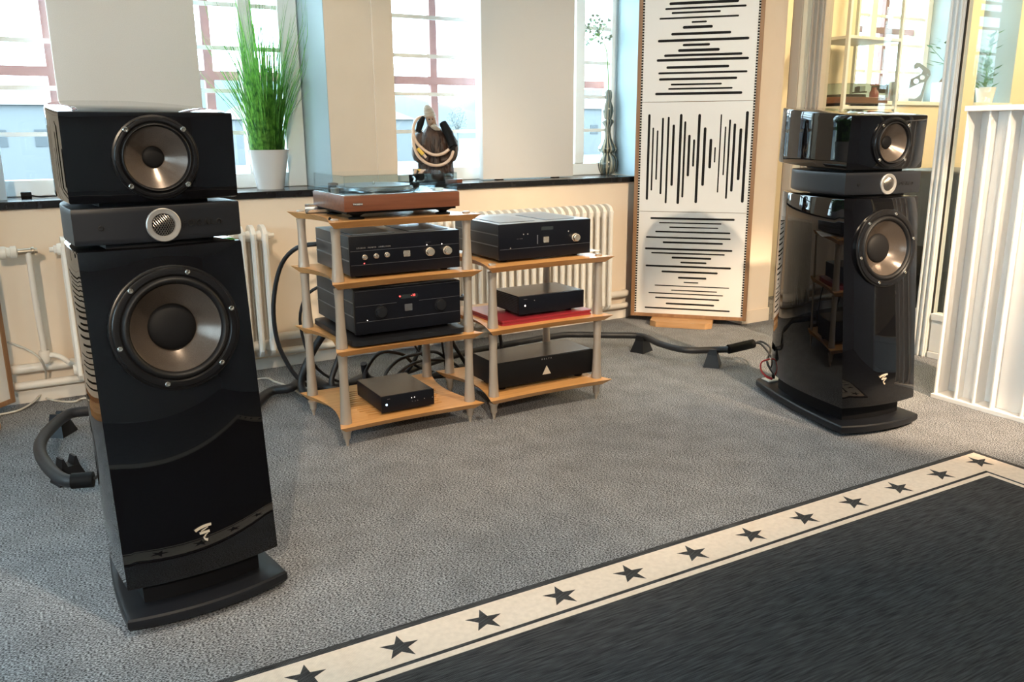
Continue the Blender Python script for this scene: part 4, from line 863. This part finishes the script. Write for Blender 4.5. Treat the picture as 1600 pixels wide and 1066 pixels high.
# bonsai
a_=PY(1473,157,4.45); bo=thing('bonsai','small bonsai in a tall white pot on the hall window sill','potted plant',(a_.x,4.45,S3z)); e=(PY(1473,60,4.45).z-S3z)
G().box(-.07,.07,-.07,.07,.0003,e*.32,.006).build('pot','pot',bo,30)
G().tube([(0,0,e*.32),(.0,0,e*.42),(-.01,0,e*.55),(.01,0,e*.68),(.0,0,e*.85)],[.05,.02,.012,.009,.004],8).build('trunk','bark',bo,60)
g=G()
for i in range(46):
    a=random.uniform(0,6.28); rr=random.uniform(.05,.2); z=e*random.uniform(.6,1.02); c_=Vector((rr*math.cos(a),rr*.6*math.sin(a),z)); d1=Vector((math.cos(a),math.sin(a),.3))*.03; d2=Vector((-math.sin(a),math.cos(a),.2))*.014
    g.add([tuple(c_-d1),tuple(c_+d2),tuple(c_+d1),tuple(c_-d2)],[(0,1,2,3)])
    if i%4==0: g.tube([(0,0,e*.6),tuple(c_)],.002,4,0)
o=g.build('leaves','leafd',bo,0); o['kind']='stuff'
a_=PY(1538,157,4.45); pl2=thing('potted_plant','leafy dark green plant on the second hall window sill','potted plant',(a_.x,4.45,S3z)); e=PY(1538,48,4.45).z-S3z
G().lathe([(.06,.0003),(.08,.13),(.075,.13),(0,.12)],20,None,False).build('pot','pot',pl2); g=G()
for i in range(60):
    a=random.uniform(0,6.28); rr=random.uniform(.02,.14); z=e*random.uniform(.2,1.0); c_=Vector((rr*math.cos(a),rr*math.sin(a)*.7,z)); d1=Vector((math.cos(a),math.sin(a),.5))*.045; d2=Vector((-math.sin(a),math.cos(a),0))*.022
    g.add([tuple(c_-d1),tuple(c_+d2),tuple(c_+d1),tuple(c_-d2)],[(0,1,2,3)])
g.tube([(0,0,.12),(0,.01,e*.5),(.02,0,e*.95)],.006,6); o=g.build('leaves','leafd',pl2,0); o['kind']='stuff'
# dark floor cabinet behind the glass
a_=PX(1452,480,4.75); dk=thing('dark_cabinet','tall dark grey cabinet standing behind the glass partition','cabinet',(a_.x,a_.y,0)); top=PX(1450,264,4.75).z
G().box(-.2,.35,-.22,.22,.02,top,.02,3).build('body','dark',dk,30); G().box(-.202,-.2005,-.18,.18,.08,top*.55).build('front_grille','matte',dk,0)
for x in (-.15,.3):
    for y in (-.17,.17): G().lathe([(.02,.0003),(.02,.0198)],10,Matrix.Translation((x,y,0))).build('foot','matte',dk)

# ================================================================== OUTSIDE
GZ=-3.2
struct(G().box(-400,900,OUT+.2,1200,GZ-.2,GZ).build('ground_outside','xground',ang=0))
g=G(); N=60; vs=[];fs=[]
for i in range(N+1):
    x=-500+1500*i/N; h=24+9*math.sin(i*.55)+6*math.sin(i*1.3+1)+4*random.random()
    for j,(yy,hh_) in enumerate(((420,0),(470,.6),(540,1.0),(640,1.05),(800,.3))): vs.append((x,yy,GZ+h*hh_))
for i in range(N):
    for j in range(4): fs.append((i*5+j,(i+1)*5+j,(i+1)*5+j+1,i*5+j+1))
g.add(vs,fs); o=g.build('hill_ridge','xhill',None,60); tag(o,'pale wooded hill ridge far outside the windows','hill')
k=0
for bx_,by_,w_,d_,h_,lab in ((4,95,22,12,7,'long pale building outside the potted grass window'),(40,120,26,14,6,'low pale building outside the window behind the carved figure'),(95,130,24,14,8,'pale building outside the window behind the vase'),(-28,110,18,12,6,'pale building far outside behind the thermostat valve')):
    b_=thing('building',lab,'building',(bx_,by_,GZ)); G().box(-w_/2,w_/2,0,d_,0,h_).build('wall','xbuild',b_,0); G().loft([[(-w_/2-.4,-.4,h_+.02),(w_/2+.4,-.4,h_+.02),(w_/2+.4,d_+.4,h_+.02),(-w_/2-.4,d_+.4,h_+.02)],[(-w_/2+2,d_*.45,h_+2),(w_/2-2,d_*.45,h_+2),(w_/2-2,d_*.55,h_+2),(-w_/2+2,d_*.55,h_+2)]]).build('roof','xroof',b_,0)
    for i in range(int(w_/4)): G().box(-w_/2+1.5+i*4,-w_/2+3.2+i*4,-.06,-.005,h_*.45,h_*.45+1.6).build('window','xwin',b_,0)
for i,(tx_,ty,h_,lab) in enumerate(((30,170,9,'round pale tree far outside the potted grass window'),(62,160,8,'small pale tree far outside behind the wall pier'),(88,175,10,'tall pale tree far outside behind the carved figure'),(150,165,9,'pale tree far outside behind the vase'))):
    t_=thing('tree',lab,'tree',(tx_,ty,GZ)); G().tube([(0,0,0),(.1,0,h_*.35),(0,0,h_*.6)],[.3,.22,.12],8).build('trunk','xtree',t_,60)
    g=G()
    for j in range(700):
        u=Vector((random.gauss(0,1),random.gauss(0,1),random.gauss(0,1))).normalized()*random.random()**.4
        c_=Vector((u.x*2.4,u.y*2.2,h_*.66+u.z*h_*.32)); d1=Vector((random.uniform(-1,1),random.uniform(-1,1),random.uniform(-1,1))).normalized()*.22; d2=d1.orthogonal().normalized()*.10
        g.add([tuple(c_-d1),tuple(c_+d2),tuple(c_+d1),tuple(c_-d2)],[(0,1,2,3)])
    for j in range(8):
        a=j*.8; g.tube([(0,0,h_*.4),(math.cos(a)*1.1,math.sin(a)*1.1,h_*.65),(math.cos(a)*1.8,math.sin(a)*1.8,h_*.85)],[.1,.06,.02],5)
    g.build('crown','xtree',t_,0)['kind']='stuff'
